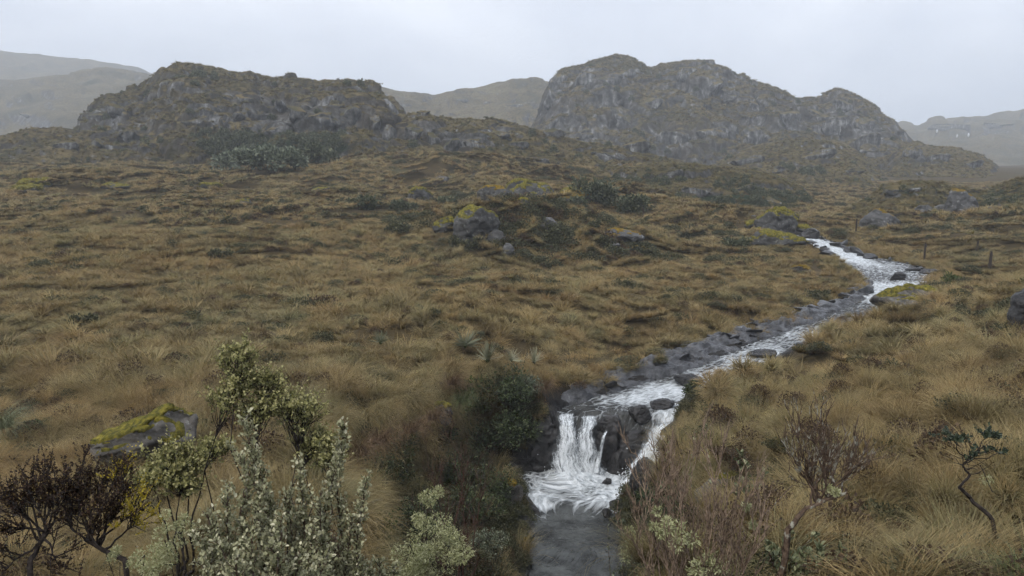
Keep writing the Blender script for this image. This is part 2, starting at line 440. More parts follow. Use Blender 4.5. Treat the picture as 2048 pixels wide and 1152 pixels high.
hill('hill', [(-420, 330), (-250, 300), (-120, 285), (0, 272), (60, 258), (120, 254), (145, 262), (185, 285), (260, 320)], 135, 100, 200, 110, seed=1, amp=0.6, terr=0.4, rocks=[(40, 300, 60, 20, .25)])
hill('hill', [(20, 345), (70, 325), (115, 296), (155, 258), (165, 234), (195, 210), (230, 197), (285, 181), (302, 165), (320, 150), (350, 135), (400, 129), (440, 136), (480, 148), (520, 153), (550, 163), (590, 160),
              (630, 165), (660, 157), (705, 157), (740, 166), (770, 186), (790, 212), (815, 240), (850, 275), (890, 320)], 158, 101, 520, 330, seed=2, amp=0.9, terr=0.6, steps=4,
     rocks=[(215, 235, 50, 25, .5), (500, 195, 50, 12, .35), (640, 230, 120, 32, .65), (540, 240, 60, 25, .4), (770, 265, 30, 30, .6), (250, 275, 60, 20, .45), (420, 230, 50, 20, .3)],
     shrubs=[(470, 290, 110, 40, .8), (640, 295, 80, 25, .9), (390, 160, 70, 25, .4), (180, 280, 50, 30, .3)])
hill('hill', [(700, 330), (760, 265), (800, 232), (840, 233), (880, 240), (930, 240), (990, 245), (1050, 256), (1110, 271), (1160, 287), (1240, 293), (1290, 306), (1350, 326), (1420, 345), (1500, 372)],
     138, 98, 420, 200, seed=3, amp=0.55, terr=0.55, steps=3, rocks=[(830, 265, 60, 28, .8), (920, 283, 50, 22, .85), (1000, 262, 50, 16, .4), (1220, 310, 50, 14, .5), (1080, 320, 40, 16, .5)], shrubs=[(740, 310, 60, 20, .6)])
hill('hill', [(1010, 350), (1050, 290), (1072, 248), (1084, 216), (1098, 180), (1110, 155), (1121, 140), (1160, 132), (1200, 118), (1230, 113), (1260, 118), (1292, 135), (1306, 137), (1340, 126), (1380, 122), (1420, 135), (1450, 143), (1490, 160),
              (1530, 169), (1570, 184), (1592, 197), (1630, 195), (1680, 187), (1710, 193), (1745, 213), (1760, 228), (1788, 240), (1803, 258), (1820, 280), (1870, 315), (1930, 350)],
     290, 205, 560, 330, seed=4, amp=0.75, terr=0.65, steps=5, rockbias=0.06,
     rocks=[(1200, 160, 50, 25, .5), (1240, 230, 40, 30, .5), (1180, 265, 80, 25, .35), (1430, 170, 90, 30, .3), (1690, 220, 40, 20, .4), (1740, 270, 60, 30, .7), (1520, 260, 60, 30, .3), (1110, 200, 20, 50, .3), (1350, 290, 60, 30, .3), (1650, 240, 60, 30, .3)],
     shrubs=[(1560, 250, 60, 30, .3), (1400, 190, 40, 20, .3)])
hill('hill', [(560, 215), (660, 188), (730, 172), (775, 176), (800, 184), (850, 189), (868, 196), (895, 185), (955, 178), (1000, 165), (1040, 160), (1080, 163), (1115, 177), (1200, 205), (1300, 240)], 520, 340, 260, 120, seed=5, amp=0.45, terr=0.35,
     rocks=[(930, 205, 60, 18, .25), (1030, 215, 60, 25, .3), (820, 210, 12, 5, .5)])
hill('hill', [(-500, 60), (-250, 82), (-100, 92), (0, 101), (60, 107), (150, 118), (230, 127), (280, 141), (340, 165), (430, 200), (560, 240)], 960, 640, 200, 110, seed=6, amp=0.35, terr=0.3)
hill('hill', [(-400, 205), (-200, 175), (-60, 165), (60, 160), (140, 150), (190, 138), (240, 141), (310, 153), (360, 170), (430, 200), (500, 240)], 620, 380, 200, 120, seed=7, amp=0.4, terr=0.35, rocks=[(60, 240, 60, 12, .35)])
hill('hill', [(1660, 300), (1740, 262), (1790, 249), (1812, 246), (1842, 252), (1860, 240), (1920, 234), (1970, 234), (2000, 229), (2048, 225), (2200, 212), (2500, 200)], 860, 460, 260, 130, seed=8, amp=0.4, terr=0.55, steps=3, rocks=[(1950, 262, 90, 18, .4)])
hill('hill', [(1770, 345), (1795, 308), (1812, 292), (1840, 289), (1870, 293), (1920, 300), (1960, 308), (1984, 324), (1996, 350), (2010, 372)], 215, 160, 160, 110, seed=9, amp=0.45, terr=0.55, steps=3, rocks=[(1840, 310, 40, 20, .4), (1960, 335, 30, 15, .3)])
hill('hill', [(1400, 350), (1450, 322), (1500, 297), (1560, 284), (1620, 280), (1680, 289), (1720, 309), (1742, 330), (1775, 362), (1810, 390)], 195, 125, 240, 130, seed=10, amp=0.5, terr=0.4, rocks=[(1500, 320, 40, 20, .5), (1640, 310, 50, 20, .5), (1580, 335, 50, 12, .4)], shrubs=[(1620, 340, 110, 16, .5)])
hill('hill', [(1040, 395), (1120, 365), (1200, 345), (1280, 333), (1350, 326), (1430, 330), (1500, 339), (1560, 354), (1598, 374), (1622, 400), (1650, 425)], 104, 78, 330, 120, seed=11, amp=0.5, terr=0.5, steps=2, rocks=[(1400, 385, 60, 12, .55), (1290, 400, 35, 14, .7), (1500, 375, 50, 10, .4)],
     shrubs=[(1560, 400, 70, 18, .8), (1180, 385, 60, 22, .7), (1400, 400, 160, 16, .7), (1300, 360, 120, 14, .45), (1500, 370, 80, 14, .5)])
hill('hill', [(1640, 480), (1670, 448), (1700, 420), (1740, 392), (1775, 368), (1815, 361), (1865, 360), (1900, 374), (1935, 377), (1975, 383), (2010, 370), (2060, 354), (2200, 330), (2500, 320)], 80, 54, 330, 170, seed=12, amp=0.5, terr=0.45, steps=2,
     rocks=[(1920, 405, 40, 16, .7), (1780, 435, 40, 14, .7), (1850, 415, 16, 8, .6), (1810, 378, 40, 10, .45)], shrubs=[(1900, 440, 80, 14, .6), (1830, 385, 70, 12, .6), (1990, 400, 60, 20, .5)])
# ------------------------------------------------------------------ water
def mat_water(name, base, foam_scale, foam_gain, ripple=6.0, stretch=(1, 1, 1)):
    m = M(name, 0.08, 0.5)
    uv = m.n.new('ShaderNodeCombineXYZ')
    m.link(m.attr('across'), uv.inputs[0]); m.link(m.attr('along'), uv.inputs[1])
    v = uv.outputs[0]
    n = m.noise(foam_scale, 7, 0.66, vec=v, stretch=stretch, dist=0.9)
    n2 = m.noise(foam_scale * 3.3, 5, 0.7, vec=v, stretch=stretch, dist=0.5)
    s = m.math('ADD', m.math('MULTIPLY', n, 0.65), m.math('MULTIPLY', n2, 0.35))
    vm = m.n.new('ShaderNodeMix'); vm.data_type = 'VECTOR'; vm.inputs[0].default_value = .22
    nt_ = m.n.new('ShaderNodeTexNoise'); nt_.inputs['Scale'].default_value = 2.4; nt_.inputs['Detail'].default_value = 4; m.link(v, nt_.inputs['Vector'])
    m.link(v, vm.inputs[4]); m.link(nt_.outputs['Color'], vm.inputs[5])
    vo = m.n.new('ShaderNodeTexVoronoi'); vo.feature = 'DISTANCE_TO_EDGE'; vo.inputs['Scale'].default_value = 4.2; m.link(vm.outputs[1], vo.inputs['Vector'])
    lace = m.ramp(vo.outputs['Distance'], [(0.0, .16), (.16, -.0)])
    s = m.math('ADD', s, m.math('SUBTRACT', lace, .04))
    f = m.math('ADD', s, m.math('MULTIPLY', m.math('SUBTRACT', m.attr('foam'), 0.5), foam_gain))
    f = m.ramp(f, [(0.44, 0), (0.56, 0.55), (0.72, 1)])
    c = m.ramp(m.noise(1.6, 6, .65), [(.35, tuple(x * .45 for x in base)), (.65, tuple(x * 1.9 for x in base))])
    m.color(m.mix(f, c, m.ramp(n2, [(.3, (.42, .46, .48)), (.62, (.80, .83, .85))])))
    m.link(m.ramp(f, [(0, 0.10), (0.6, 0.7)]), m.b.inputs['Roughness'])
    m.b.inputs['IOR'].default_value = 1.33
    h = m.math('ADD', m.noise(ripple, 5, 0.6, vec=v, stretch=stretch), m.math('MULTIPLY', f, 0.5))
    m.bump(h, 1.0, 0.14)
    return m.m
def strip(rows, nlong, nc, foam_fn, wave, seed, over=0.4, drop=False):
    y = np.linspace(rows[0, 0], rows[-1, 0], nlong)
    L, Rr, z = [np.interp(y, rows[:, 0], rows[:, k]) for k in (1, 2, 3)]
    L = L - over; Rr = Rr + over
    c = np.linspace(0, 1, nc)
    X = L[:, None] + (Rr - L)[:, None] * c; Y = np.broadcast_to(y[:, None], X.shape).copy(); Z = np.broadcast_to(z[:, None], X.shape).copy()
    mid = (L + Rr) / 2
    along = np.concatenate([[0], np.cumsum(np.hypot(np.diff(y), np.diff(mid)))])
    AL = np.broadcast_to(along[:, None], X.shape); AC = (X - mid[:, None])
    foam = foam_fn(X, Y, c[None, :] + 0 * X)
    q = np.stack([X.ravel() * 1.0, Y.ravel() * 0.8, np.full(X.size, seed)], 1)
    if drop: Z = Z - .5 * sstep(LIP_Y + .5, LIP_Y - .02, Y)
    w = wave * (fbm(q * 1.6, 4) * 0.8 + 0.5 * ridged(q * 3.0 + seed, 3)).reshape(X.shape)
    Z = Z + w * (0.35 + foam)
    return X, Y, Z, foam, AC, AL
def bumpf(X, Y, c, spots):
    f = np.zeros_like(X)
    for (x, y, rx, ry, a) in spots: f = f + a * np.exp(-(((X - x) / rx) ** 2 + ((Y - y) / ry) ** 2))
    return f
def IP(px, py, z): p = PZ(px, py, z); return p[0], p[1]
# upper stream
def up_foam(X, Y, c):
    f = 0.34 + 0 * X
    for (px, py, z, rx, ry, a) in [(1330, 783, -6.5, 1.0, .7, .6), (1260, 800, -6.52, 1.0, .5, .5), (1420, 755, -6.4, .9, 1.2, .35), (1480, 725, -6.3, .7, 1.3, .42), (1540, 702, -6.22, .7, 1.3, .45), (1340, 825, -6.6, .5, .6, .6),
                                   (1600, 670, -6.1, 1, 1.6, .3), (1752, 592, -5.75, .9, 1.6, 1.0), (1770, 580, -5.65, .9, 1.4, .8), (1690, 512, -5.35, 1.0, 2.0, .9), (1665, 500, -5.2, 1.0, 1.6, .6), (1635, 485, -5.1, .9, 2.5, .7),
                                   (1830, 570, -5.6, 2.0, 1.2, .45), (1780, 545, -5.55, 2.2, 1.6, .25), (1750, 530, -5.5, 1.5, 1.2, .35), (1180, 815, -6.6, .6, .4, -.1), (1250, 835, -6.6, .8, .35, -.2)]:
        x, y = IP(px, py, z); f = f + a * np.exp(-(((X - x) / rx) ** 2 + ((Y - y) / ry) ** 2))
    return np.clip(.30 + (f - .34) * .82 + .03, 0, 0.78)
Xw, Yw, Zw, Fw, ACw, ALw = strip(UP, 420, 60, up_foam, 0.07, 3, .3, True)
WUP = mat_water('stream_water', (0.045, 0.045, 0.042), 2.2, .62, 7.0, (1.3, 0.55, 1))
obj('stream', mesh('stream', xyz(Xw, Yw, Zw), grid_faces(*Xw.shape)[:, ::-1].copy(), WUP, True, {'foam': Fw, 'across': ACw, 'along': ALw}), kind='structure')
# pool under the fall
FX, FY = IP(1140, 950, -8.0)
def pool_foam(X, Y, c):
    r = np.hypot((X - FX - .1) / 1.25, (Y - FY + .2) / 1.7) * (1 + .3 * fbm(np.stack([X.ravel() * 1.1, Y.ravel() * .9, 0 * X.ravel()], 1), 3).reshape(X.shape))
    f = 0.10 + 0.72 * np.exp(-(r / 0.62) ** 2) + 0.34 * np.exp(-((r - 1.0) / 0.5) ** 2)
    x2, y2 = IP(1232, 985, -8.0)
    f = f + 0.5 * np.exp(-(((X - x2) / 0.42) ** 2 + ((Y - y2) / 1.1) ** 2))
    x3, y3 = IP(1075, 1010, -8.0); f = f + 0.3 * np.exp(-(((X - x3) / 0.3) ** 2 + ((Y - y3) / .9) ** 2))
    f = f * sstep(15.2, 17.0, Y + .5 * fbm(np.stack([X.ravel() * 1.4, Y.ravel() * .3, 0 * X.ravel()], 1), 3).reshape(X.shape)) + 0.04
    return np.clip(f, 0, 0.78)
rows = np.concatenate([[COURSE[1]], POOL, [(LIP_Y + 0.25, POOL[-1, 1], POOL[-1, 2], -8.0)]])
Xp, Yp, Zp, Fp, ACp, ALp = strip(rows, 260, 110, pool_foam, 0.09, 5)
Zp = Zp + 0.16 * np.exp(-(np.hypot(Xp - FX - .1, Yp - FY + .1) / 0.6) ** 2)
rr = np.hypot(Xp - FX, Yp - FY); th = np.arctan2(Xp - FX, Yp - FY)
WPL = mat_water('pool_water', (0.055, 0.058, 0.056), 1.7, .75, 5.0)
obj('pool', mesh('pool', xyz(Xp, Yp, Zp), grid_faces(*Xp.shape)[:, ::-1].copy(), WPL, True, {'foam': Fp, 'across': Xp + 0.25 * np.sin(th * 3 + rr * 2), 'along': Yp + 0.3 * np.sin(rr * 3)}), kind='structure')
# ------------------------------------------------------------------ grass: tussocks scattered over the moor
def blade_clump(seed, n, length, radius, tilt, droop, width, segs, bias=(0, 0), flat=0.0):
    rs = R(seed)
    az = rs.uniform(0, 2 * math.pi, n); rad = radius * np.sqrt(rs.uniform(0, 1, n))
    base = np.stack([rad * np.cos(az), rad * np.sin(az), np.full(n, -0.04)], 1)
    az2 = az + rs.normal(0, 0.6, n)
    h = np.stack([np.cos(az2), np.sin(az2)], 1) + np.array(bias) + rs.normal(0, 0.15, (n, 2))
    h /= np.linalg.norm(h, axis=1)[:, None]
    L = length * rs.uniform(0.55, 1.1, n)
    th = np.abs(rs.normal(0, 1, n)) * tilt * (0.4 + 0.6 * rad / radius) + 0.06
    dr = droop * rs.uniform(0.4, 1.3, n)
    pos = base.copy(); P_ = [pos.copy()]; 
    for k in range(segs):
        a = th + dr * ((k + 0.5) / segs) ** 1.5
        step = (L / segs)[:, None] * np.stack([np.sin(a) * h[:, 0], np.sin(a) * h[:, 1], np.cos(a)], 1)
        pos = pos + step; P_.append(pos.copy())
    P_ = np.stack(P_, 1)
    sa = rs.uniform(0, 2 * math.pi, n)
    side = np.stack([-h[:, 1], h[:, 0], np.zeros(n)], 1) * 0.8 + np.stack([np.cos(sa), np.sin(sa), rs.normal(0, .2, n)], 1) * 0.6
    side /= np.linalg.norm(side, axis=1)[:, None]
    w = width * rs.uniform(0.6, 1.3, n)
    prof = np.linspace(1, 0.12, segs + 1)
    off = side[:, None, :] * (w[:, None] * prof)[:, :, None] * 0.5
    V = np.stack([P_ - off, P_ + off], 2).reshape(-1, 3)
    i0 = (np.arange(n) * (segs + 1) * 2)[:, None] + np.arange(segs)[None] * 2
    F = np.stack([i0, i0 + 1, i0 + 3, i0 + 2], -1).reshape(-1, 4)
    tip = np.broadcast_to(np.repeat(np.linspace(0, 1, segs + 1), 2)[None], (n, (segs + 1) * 2)).ravel()
    hue = np.repeat(rs.uniform(0, 1, n), (segs + 1) * 2)
    return V, F, tip, hue
def leaf_cushion(seed, n, rx, rz, size):
    rs = R(seed)
    d = rs.normal(size=(n, 3)); d[:, 2] = np.abs(d[:, 2]); d /= np.linalg.norm(d, axis=1)[:, None]
    lump = 1 + 0.3 * fbm(d * 2.2 + seed * 5.3, 2)
    p = d * np.array([rx, rx, rz]) * (lump * rs.uniform(0.6, 1.05, n))[:, None]
    dr = d + rs.normal(0, .5, (n, 3)) + [0, 0, .5]
    return leaf_mesh(p, dr, rs.normal(size=(n, 3)) + d, size * rs.uniform(.6, 1.3, n), .38, rs)
def leaf_mesh(pos, dr, nrm, size, wid, rs, fold=0.12):
    n = len(pos)
    dr = dr / (np.linalg.norm(dr, axis=1)[:, None] + 1e-9)
    sd = np.cross(dr, nrm); sd /= (np.linalg.norm(sd, axis=1)[:, None] + 1e-9)
    up = np.cross(sd, dr)
    T = np.array([(0, 0, 0), (0, .5, -fold * .4), (0, 1, -fold * .8), (-wid, .3, fold), (-wid * .85, .7, fold * .8), (wid, .3, fold), (wid * .85, .7, fold * .8)])
    V = pos[:, None, :] + size[:, None, None] * (T[None, :, 0:1] * sd[:, None] + T[None, :, 1:2] * dr[:, None] + T[None, :, 2:3] * up[:, None])
    i = (np.arange(n) * 7)[:, None]
    Q = np.concatenate([i + np.array([[0, 1, 4, 3]]), i + np.array([[0, 5, 6, 1]])])
    Tt = np.concatenate([i + np.array([[1, 2, 4]]), i + np.array([[1, 6, 2]])])
    tip = np.tile(T[:, 1], n); hue = np.repeat(rs.uniform(0, 1, n), 7)
    return V.reshape(-1, 3), [Q, Tt], tip, hue
def mat_grass(name, gain=(1.14, 1.13, 1.09)):
    m = M(name, 0.8, 0.12)
    r = m.math('FRACT', m.math('ADD', m.rnd(), m.attr('rnd')))
    c = m.ramp(m.noise(0.075, 4, 0.6), [(0.38, (0.115, 0.132, 0.078)), (0.455, (0.16, 0.142, 0.072)), (0.51, (0.225, 0.155, 0.07)), (0.56, (0.205, 0.155, 0.07)), (0.64, (0.17, 0.172, 0.085))])
    c2 = m.ramp(m.noise(0.55, 4, 0.65), [(0.34, (0.085, 0.056, 0.03)), (0.43, (0.19, 0.12, 0.054)), (0.50, (0.28, 0.215, 0.10)), (0.57, (0.165, 0.165, 0.088)), (0.68, (0.31, 0.265, 0.145))])
    c = m.mix(0.55, c, c2)
    own = m.ramp(r, [(0.0, (0.10, 0.085, 0.045)), (0.15, (0.13, 0.085, 0.042)), (0.35, (0.32, 0.20, 0.08)), (0.58, (0.42, 0.32, 0.16)), (0.75, (0.20, 0.18, 0.075)), (0.9, (0.14, 0.155, 0.085)), (1.0, (0.23, 0.135, 0.06))])
    c = m.mix(0.42, c, own)
    hue = m.attr('hue')
    c = m.mix(m.ramp(hue, [(0.4, 0.0), (1, 0.5)]), c, (0.44, 0.35, 0.19))
    c = m.mix(m.ramp(hue, [(0.0, 0.45), (0.3, 0.0)]), c, (0.10, 0.062, 0.03))
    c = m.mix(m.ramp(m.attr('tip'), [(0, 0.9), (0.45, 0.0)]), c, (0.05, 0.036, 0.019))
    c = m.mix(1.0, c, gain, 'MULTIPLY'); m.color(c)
    m.b.inputs['Subsurface Weight'].default_value = 0
    tr = m.n.new('ShaderNodeBsdfTranslucent'); m.link(c, tr.inputs[0])
    mx = m.n.new('ShaderNodeMixShader'); mx.inputs[0].default_value = 0.25
    m.link(m.b.outputs[0], mx.inputs[1]); m.link(tr.outputs[0], mx.inputs[2]); m.link(mx.outputs[0], m.out.inputs[0])
    return m.m
def mat_leaf(name, stops, rough=0.6, trans=0.2, spec=0.3, noise=None):
    m = M(name, rough, spec)
    c = m.ramp(m.attr('hue'), stops)
    if noise: c = m.mix(m.ramp(m.noise(noise[0], 3), [(0.4, 0), (0.6, 1)]), c, noise[1])
    m.color(c)
    tr = m.n.new('ShaderNodeBsdfTranslucent'); m.link(c, tr.inputs[0])
    mx = m.n.new('ShaderNodeMixShader'); mx.inputs[0].default_value = trans
    m.link(m.b.outputs[0], mx.inputs[1]); m.link(tr.outputs[0], mx.inputs[2]); m.link(mx.outputs[0], m.out.inputs[0])
    return m.m
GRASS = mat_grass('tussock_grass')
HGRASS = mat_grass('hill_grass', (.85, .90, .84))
CUSH = mat_leaf('dwarf_shrub_leaf', [(0, (0.03, 0.033, 0.016)), (0.5, (0.06, 0.064, 0.032)), (0.85, (0.12, 0.118, 0.062)), (1, (0.2, 0.18, 0.10))])
BROWNC = mat_leaf('dead_shrub_leaf', [(0, (0.035, 0.022, 0.014)), (0.5, (0.075, 0.048, 0.028)), (1, (0.15, 0.10, 0.055))])
SCRUB = mat_leaf('scrub_leaf', [(0, (0.035, 0.042, 0.022)), (0.5, (0.075, 0.085, 0.045)), (0.9, (0.14, 0.15, 0.085)), (1, (0.22, 0.22, 0.14))])
def source(colname, items):
    c = bpy.data.collections.new(colname)
    for k, (nm, V, F, tip, hue, mat) in enumerate(items):
        o = bpy.data.objects.new('%s_%02d' % (nm, k), mesh(nm, V, F, mat, False, {'tip': tip, 'hue': hue, 'rnd': np.zeros(len(V))}))
        c.objects.link(o)
    return c
def swards(colname, items, nvar, rad, count, s0, s1, seed):
    """round patches of many tussocks grown together, so that the moor is laid patch by patch"""
    c = bpy.data.collections.new(colname); rs = R(seed)
    for v in range(nvar):
        Vs, Q4, T3, M4, M3, tips, hues, rnds = [], [], [], [], [], [], [], []; off = 0
        for k in range(count):
            p = rs.uniform(0, 1); r_ = rad * math.sqrt(rs.uniform(0, 1)); a_ = rs.uniform(0, 6.283)
            i = 6 + rs.randint(0, 3) if p < (.14 if v % 3 else .36) else (4 if v == 1 and p < .5 else rs.randint(0, 6))
            nm, V, F, tip, hue, mat = items[i]
            sc_ = rs.uniform(s0, s1) * (1.4 if rs.uniform() < .07 else 1); rz = rs.normal(0, 1.2); ca, sa = math.cos(rz) * sc_, math.sin(rz) * sc_
            W = np.stack([V[:, 0] * ca - V[:, 1] * sa + r_ * math.cos(a_), V[:, 0] * sa + V[:, 1] * ca + r_ * math.sin(a_), V[:, 2] * sc_ * rs.uniform(.85, 1.2) - .02], 1)
            mi = {GRASS: 0, CUSH: 1, BROWNC: 2}[mat]
            for f in (F if isinstance(F, list) else [F]):
                (Q4 if f.shape[1] == 4 else T3).append(f + off); (M4 if f.shape[1] == 4 else M3).append(np.full(len(f), mi, np.int32))
            Vs.append(W); tips.append(tip); hues.append(hue); rnds.append(np.full(len(V), rs.uniform())); off += len(V)
        Fl = [np.concatenate(Q4)] + ([np.concatenate(T3)] if T3 else [])
        me = mesh(colname, np.concatenate(Vs), Fl, None, False, {'tip': np.concatenate(tips), 'hue': np.concatenate(hues), 'rnd': np.concatenate(rnds)})
        for mt in (GRASS, CUSH, BROWNC): me.materials.append(mt)
        me.polygons.foreach_set('material_index', np.concatenate(M4 + M3))
        o = bpy.data.objects.new('%s_%02d' % (colname, v), me); c.objects.link(o)
    return c
def scatter(name, col, pos, rot, scl, idx, label):
    me = bpy.data.meshes.new(name)
    me.vertices.add(len(pos)); me.vertices.foreach_set('co', np.ascontiguousarray(pos, np.float32).ravel())
    a = me.attributes.new('rot', 'FLOAT_VECTOR', 'POINT'); a.data.foreach_set('vector', np.ascontiguousarray(rot, np.float32).ravel())
    a = me.attributes.new('scl', 'FLOAT_VECTOR', 'POINT'); a.data.foreach_set('vector', np.ascontiguousarray(scl, np.float32).ravel())
    a = me.attributes.new('idx', 'INT', 'POINT'); a.data.foreach_set('value', np.ascontiguousarray(idx, np.int32).ravel())
    o = obj(name, me, label=label, kind='stuff')
    ng = bpy.data.node_groups.new(name + '_nodes', 'GeometryNodeTree')
    ng.interface.new_socket('Geometry', in_out='INPUT', socket_type='NodeSocketGeometry')
    ng.interface.new_socket('Geometry', in_out='OUTPUT', socket_type='NodeSocketGeometry')
    gi, go = ng.nodes.new('NodeGroupInput'), ng.nodes.new('NodeGroupOutput')
    ci = ng.nodes.new('GeometryNodeCollectionInfo'); ci.inputs['Collection'].default_value = col
    ci.inputs['Separate Children'].default_value = True; ci.inputs['Reset Children'].default_value = True
    ip = ng.nodes.new('GeometryNodeInstanceOnPoints'); ip.inputs['Pick Instance'].default_value = True
    def na(n, t):
        x = ng.nodes.new('GeometryNodeInputNamedAttribute'); x.data_type = t; x.inputs['Name'].default_value = n; return x.outputs['Attribute']
    er = ng.nodes.new('FunctionNodeEulerToRotation')
    L = ng.links.new
    L(gi.outputs[0], ip.inputs['Points']); L(ci.outputs[0], ip.inputs['Instance'])
    L(na('idx', 'INT'), ip.inputs['Instance Index']); L(na('rot', 'FLOAT_VECTOR'), er.inputs[0]); L(er.outputs[0], ip.inputs['Rotation'])
    L(na('scl', 'FLOAT_VECTOR'), ip.inputs['Scale']); L(ip.outputs[0], go.inputs[0])
    md = o.modifiers.new('scatter', 'NODES'); md.node_group = ng
    return o
# kinds, three degrees of detail
def kinds(n, w, segs, s0):
    it = []
    for k, (ln, rad, tl, dr, bias) in enumerate([(0.50, .13, .45, 1.3, (0, 0)), (0.60, .16, .55, 1.7, (-.7, -.2)), (0.42, .12, .35, 0.9, (.2, 0)), (0.66, .16, .6, 2.0, (.6, -.3)), (0.36, .18, .6, 1.2, (-.3, .2)), (0.55, .14, .5, 1.6, (-.2, -.8))]):
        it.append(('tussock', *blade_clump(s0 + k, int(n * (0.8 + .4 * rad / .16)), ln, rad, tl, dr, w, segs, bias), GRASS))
    it.append(('zcushion', *leaf_cushion(s0 + 20, int(n * 3.5), .26, .22, .018 + w), CUSH))
    it.append(('zcushion', *leaf_cushion(s0 + 21, int(n * 3.2), .22, .26, .016 + w), BROWNC))
    it.append(('zcushion', *leaf_cushion(s0 + 22, int(n * 3.8), .32, .24, .018 + w), CUSH))
    return it
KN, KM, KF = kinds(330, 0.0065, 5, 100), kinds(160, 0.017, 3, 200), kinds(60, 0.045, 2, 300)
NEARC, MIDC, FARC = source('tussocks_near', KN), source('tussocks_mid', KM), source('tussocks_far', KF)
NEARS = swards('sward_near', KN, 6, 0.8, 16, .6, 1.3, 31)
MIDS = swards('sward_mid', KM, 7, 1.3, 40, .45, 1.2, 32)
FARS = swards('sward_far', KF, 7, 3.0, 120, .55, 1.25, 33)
def slope_rot(x, y, n, rs, e, k, j):
    gx = (gfast(x + e, y) - gfast(x - e, y)) / (2 * e); gy = (gfast(x, y + e) - gfast(x, y - e)) / (2 * e)
    return np.stack([np.clip(np.arctan(gy), -.8, .8) * k + rs.normal(0, j, n), -np.clip(np.arctan(gx), -.8, .8) * k + rs.normal(0, j, n), rs.normal(0, 1.2, n)], 1)
def edge_band(dist, h, rad): return (dist < rad + 0.5) | (h > 0.08)
def place(name, sward, col, rad, dens, y0, y1, seed, label, umax=0.92):
    rs = R(seed)
    sp = rad * 1.38; nx = int(umax * (y1 + 2) / sp) + 1; ny = int((y1 - y0) / (sp * .87)) + 1
    gx, gy = np.meshgrid(np.arange(-nx, nx + 1), np.arange(ny + 1))
    x = (gx + .5 * (gy % 2)).ravel() * sp + rs.uniform(-.3, .3, gx.size) * sp; y = y0 + gy.ravel() * sp * .87 + rs.uniform(-.3, .3, gx.size) * sp
    ok = np.abs(x) < umax * (y + 2); x, y = x[ok], y[ok]
    z, h, dist, zw = gfast(x, y, True)
    ok = ~edge_band(dist, h, rad) & ~ravine(x - .4, y) & (y < y1) & (y > y0 - .5); x, y, z = x[ok], y[ok], z[ok]; n = len(x)
    s_ = rs.uniform(.9, 1.15, n)
    scatter(name, sward, np.stack([x, y, z], 1), slope_rot(x, y, n, rs, rad * .7, 1.0, .03), np.stack([s_, s_, s_ * (1 + .6 * fbm(xyz(x, y) / 6 + 70, 2)) * np.interp(y, [4.4, 8, 12, 17, 22], [.55, .85, .9, .8, .68])], 1), rs.randint(0, len(sward.objects), n), label)
    # single tussocks follow the broken banks
    n = int(dens * umax * (y1 ** 2 - y0 ** 2))
    y = np.sqrt(rs.uniform(y0 ** 2, y1 ** 2, n)); x = rs.uniform(-umax, umax, n) * (y + 2)
    z, h, dist, zw = gfast(x, y, True)
    edge = z - zw; u = rs.uniform(0, 1, n)
    ok = edge_band(dist, h, rad) & (dist > 0.12 + 0.25 * u) & ((h < 0.55) | ((edge > 0.75) & (u < 0.8)))
    ok &= ~ravine(x, y) & ~((x > course(y)[1]) & (dist < 1.1) & (y > 19.5) & (y < 36.5))
    ok &= ~((dist < 1.2) & (x < course(y)[0]) & (y > LIP_Y - .3) & (h > 0.35))
    x, y, z = x[ok], y[ok], z[ok]; n = len(x)
    idx = np.where(rs.uniform(0, 1, n) < .1, 6 + rs.randint(0, 3, n), rs.randint(0, 6, n)); s_ = rs.uniform(.6, 1.2, n) * np.interp(y, [10, 18, 30], [1, .85, .75])
    if n: scatter(name, col, np.stack([x, y, z], 1), slope_rot(x, y, n, rs, .4, .55, .12), np.stack([s_, s_, s_ * rs.uniform(.85, 1.2, n)], 1), idx, label.replace('covering', 'fringing the stream beside').replace('of the near', 'overhanging the edges of the near').replace('of the distant', 'along the stream in the distant'))
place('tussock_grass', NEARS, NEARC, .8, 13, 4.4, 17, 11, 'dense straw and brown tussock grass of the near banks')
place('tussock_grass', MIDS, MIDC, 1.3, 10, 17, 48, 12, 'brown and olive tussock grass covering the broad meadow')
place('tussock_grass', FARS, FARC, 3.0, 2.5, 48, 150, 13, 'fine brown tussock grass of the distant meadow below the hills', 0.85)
# dark heath in patches over the meadow, undergrowth in the ravine
rs = R(56)
n = 26000; y = np.sqrt(rs.uniform(17 ** 2, 115 ** 2, n)); x = rs.uniform(-.85, .85, n) * (y + 2)
z, h, dist, zw = gfast(x, y, True)
kn = np.exp(-(((x - 2.2) / 7.5) ** 2 + ((y - 43.5) / 4.5) ** 2))
w = fbm(xyz(x, y) / 5.5 + 33, 3) + .7 * kn + .12 * fbm(xyz(x, y) / 1.6, 2)
ok = (w > .25) & (dist > 1.5) & (rs.uniform(0, 1, n) < .8); x, y, z = x[ok], y[ok], z[ok]; n = len(x); s_ = rs.uniform(.7, 1.6, n) * np.interp(y, [17, 60, 110], [1.1, 1.5, 1.9]) * (1 + .8 * np.exp(-(((x - 2.2) / 7.5) ** 2 + ((y - 43.5) / 4.5) ** 2)))
scatter('heath_cover', MIDC, np.stack([x, y, z - .05], 1), np.stack([rs.normal(0, .1, n), rs.normal(0, .1, n), rs.uniform(0, 6.28, n)], 1), np.stack([s_, s_, s_ * .8], 1), rs.choice([6, 8, 8, 7], n), 'dark low heath growing in patches over the meadow and the knoll')
n = 9000; y = rs.uniform(7.5, LIP_Y + .4, n); x = rs.uniform(-6, 6, n); ok = ravine(x, y); x, y = x[ok], y[ok]
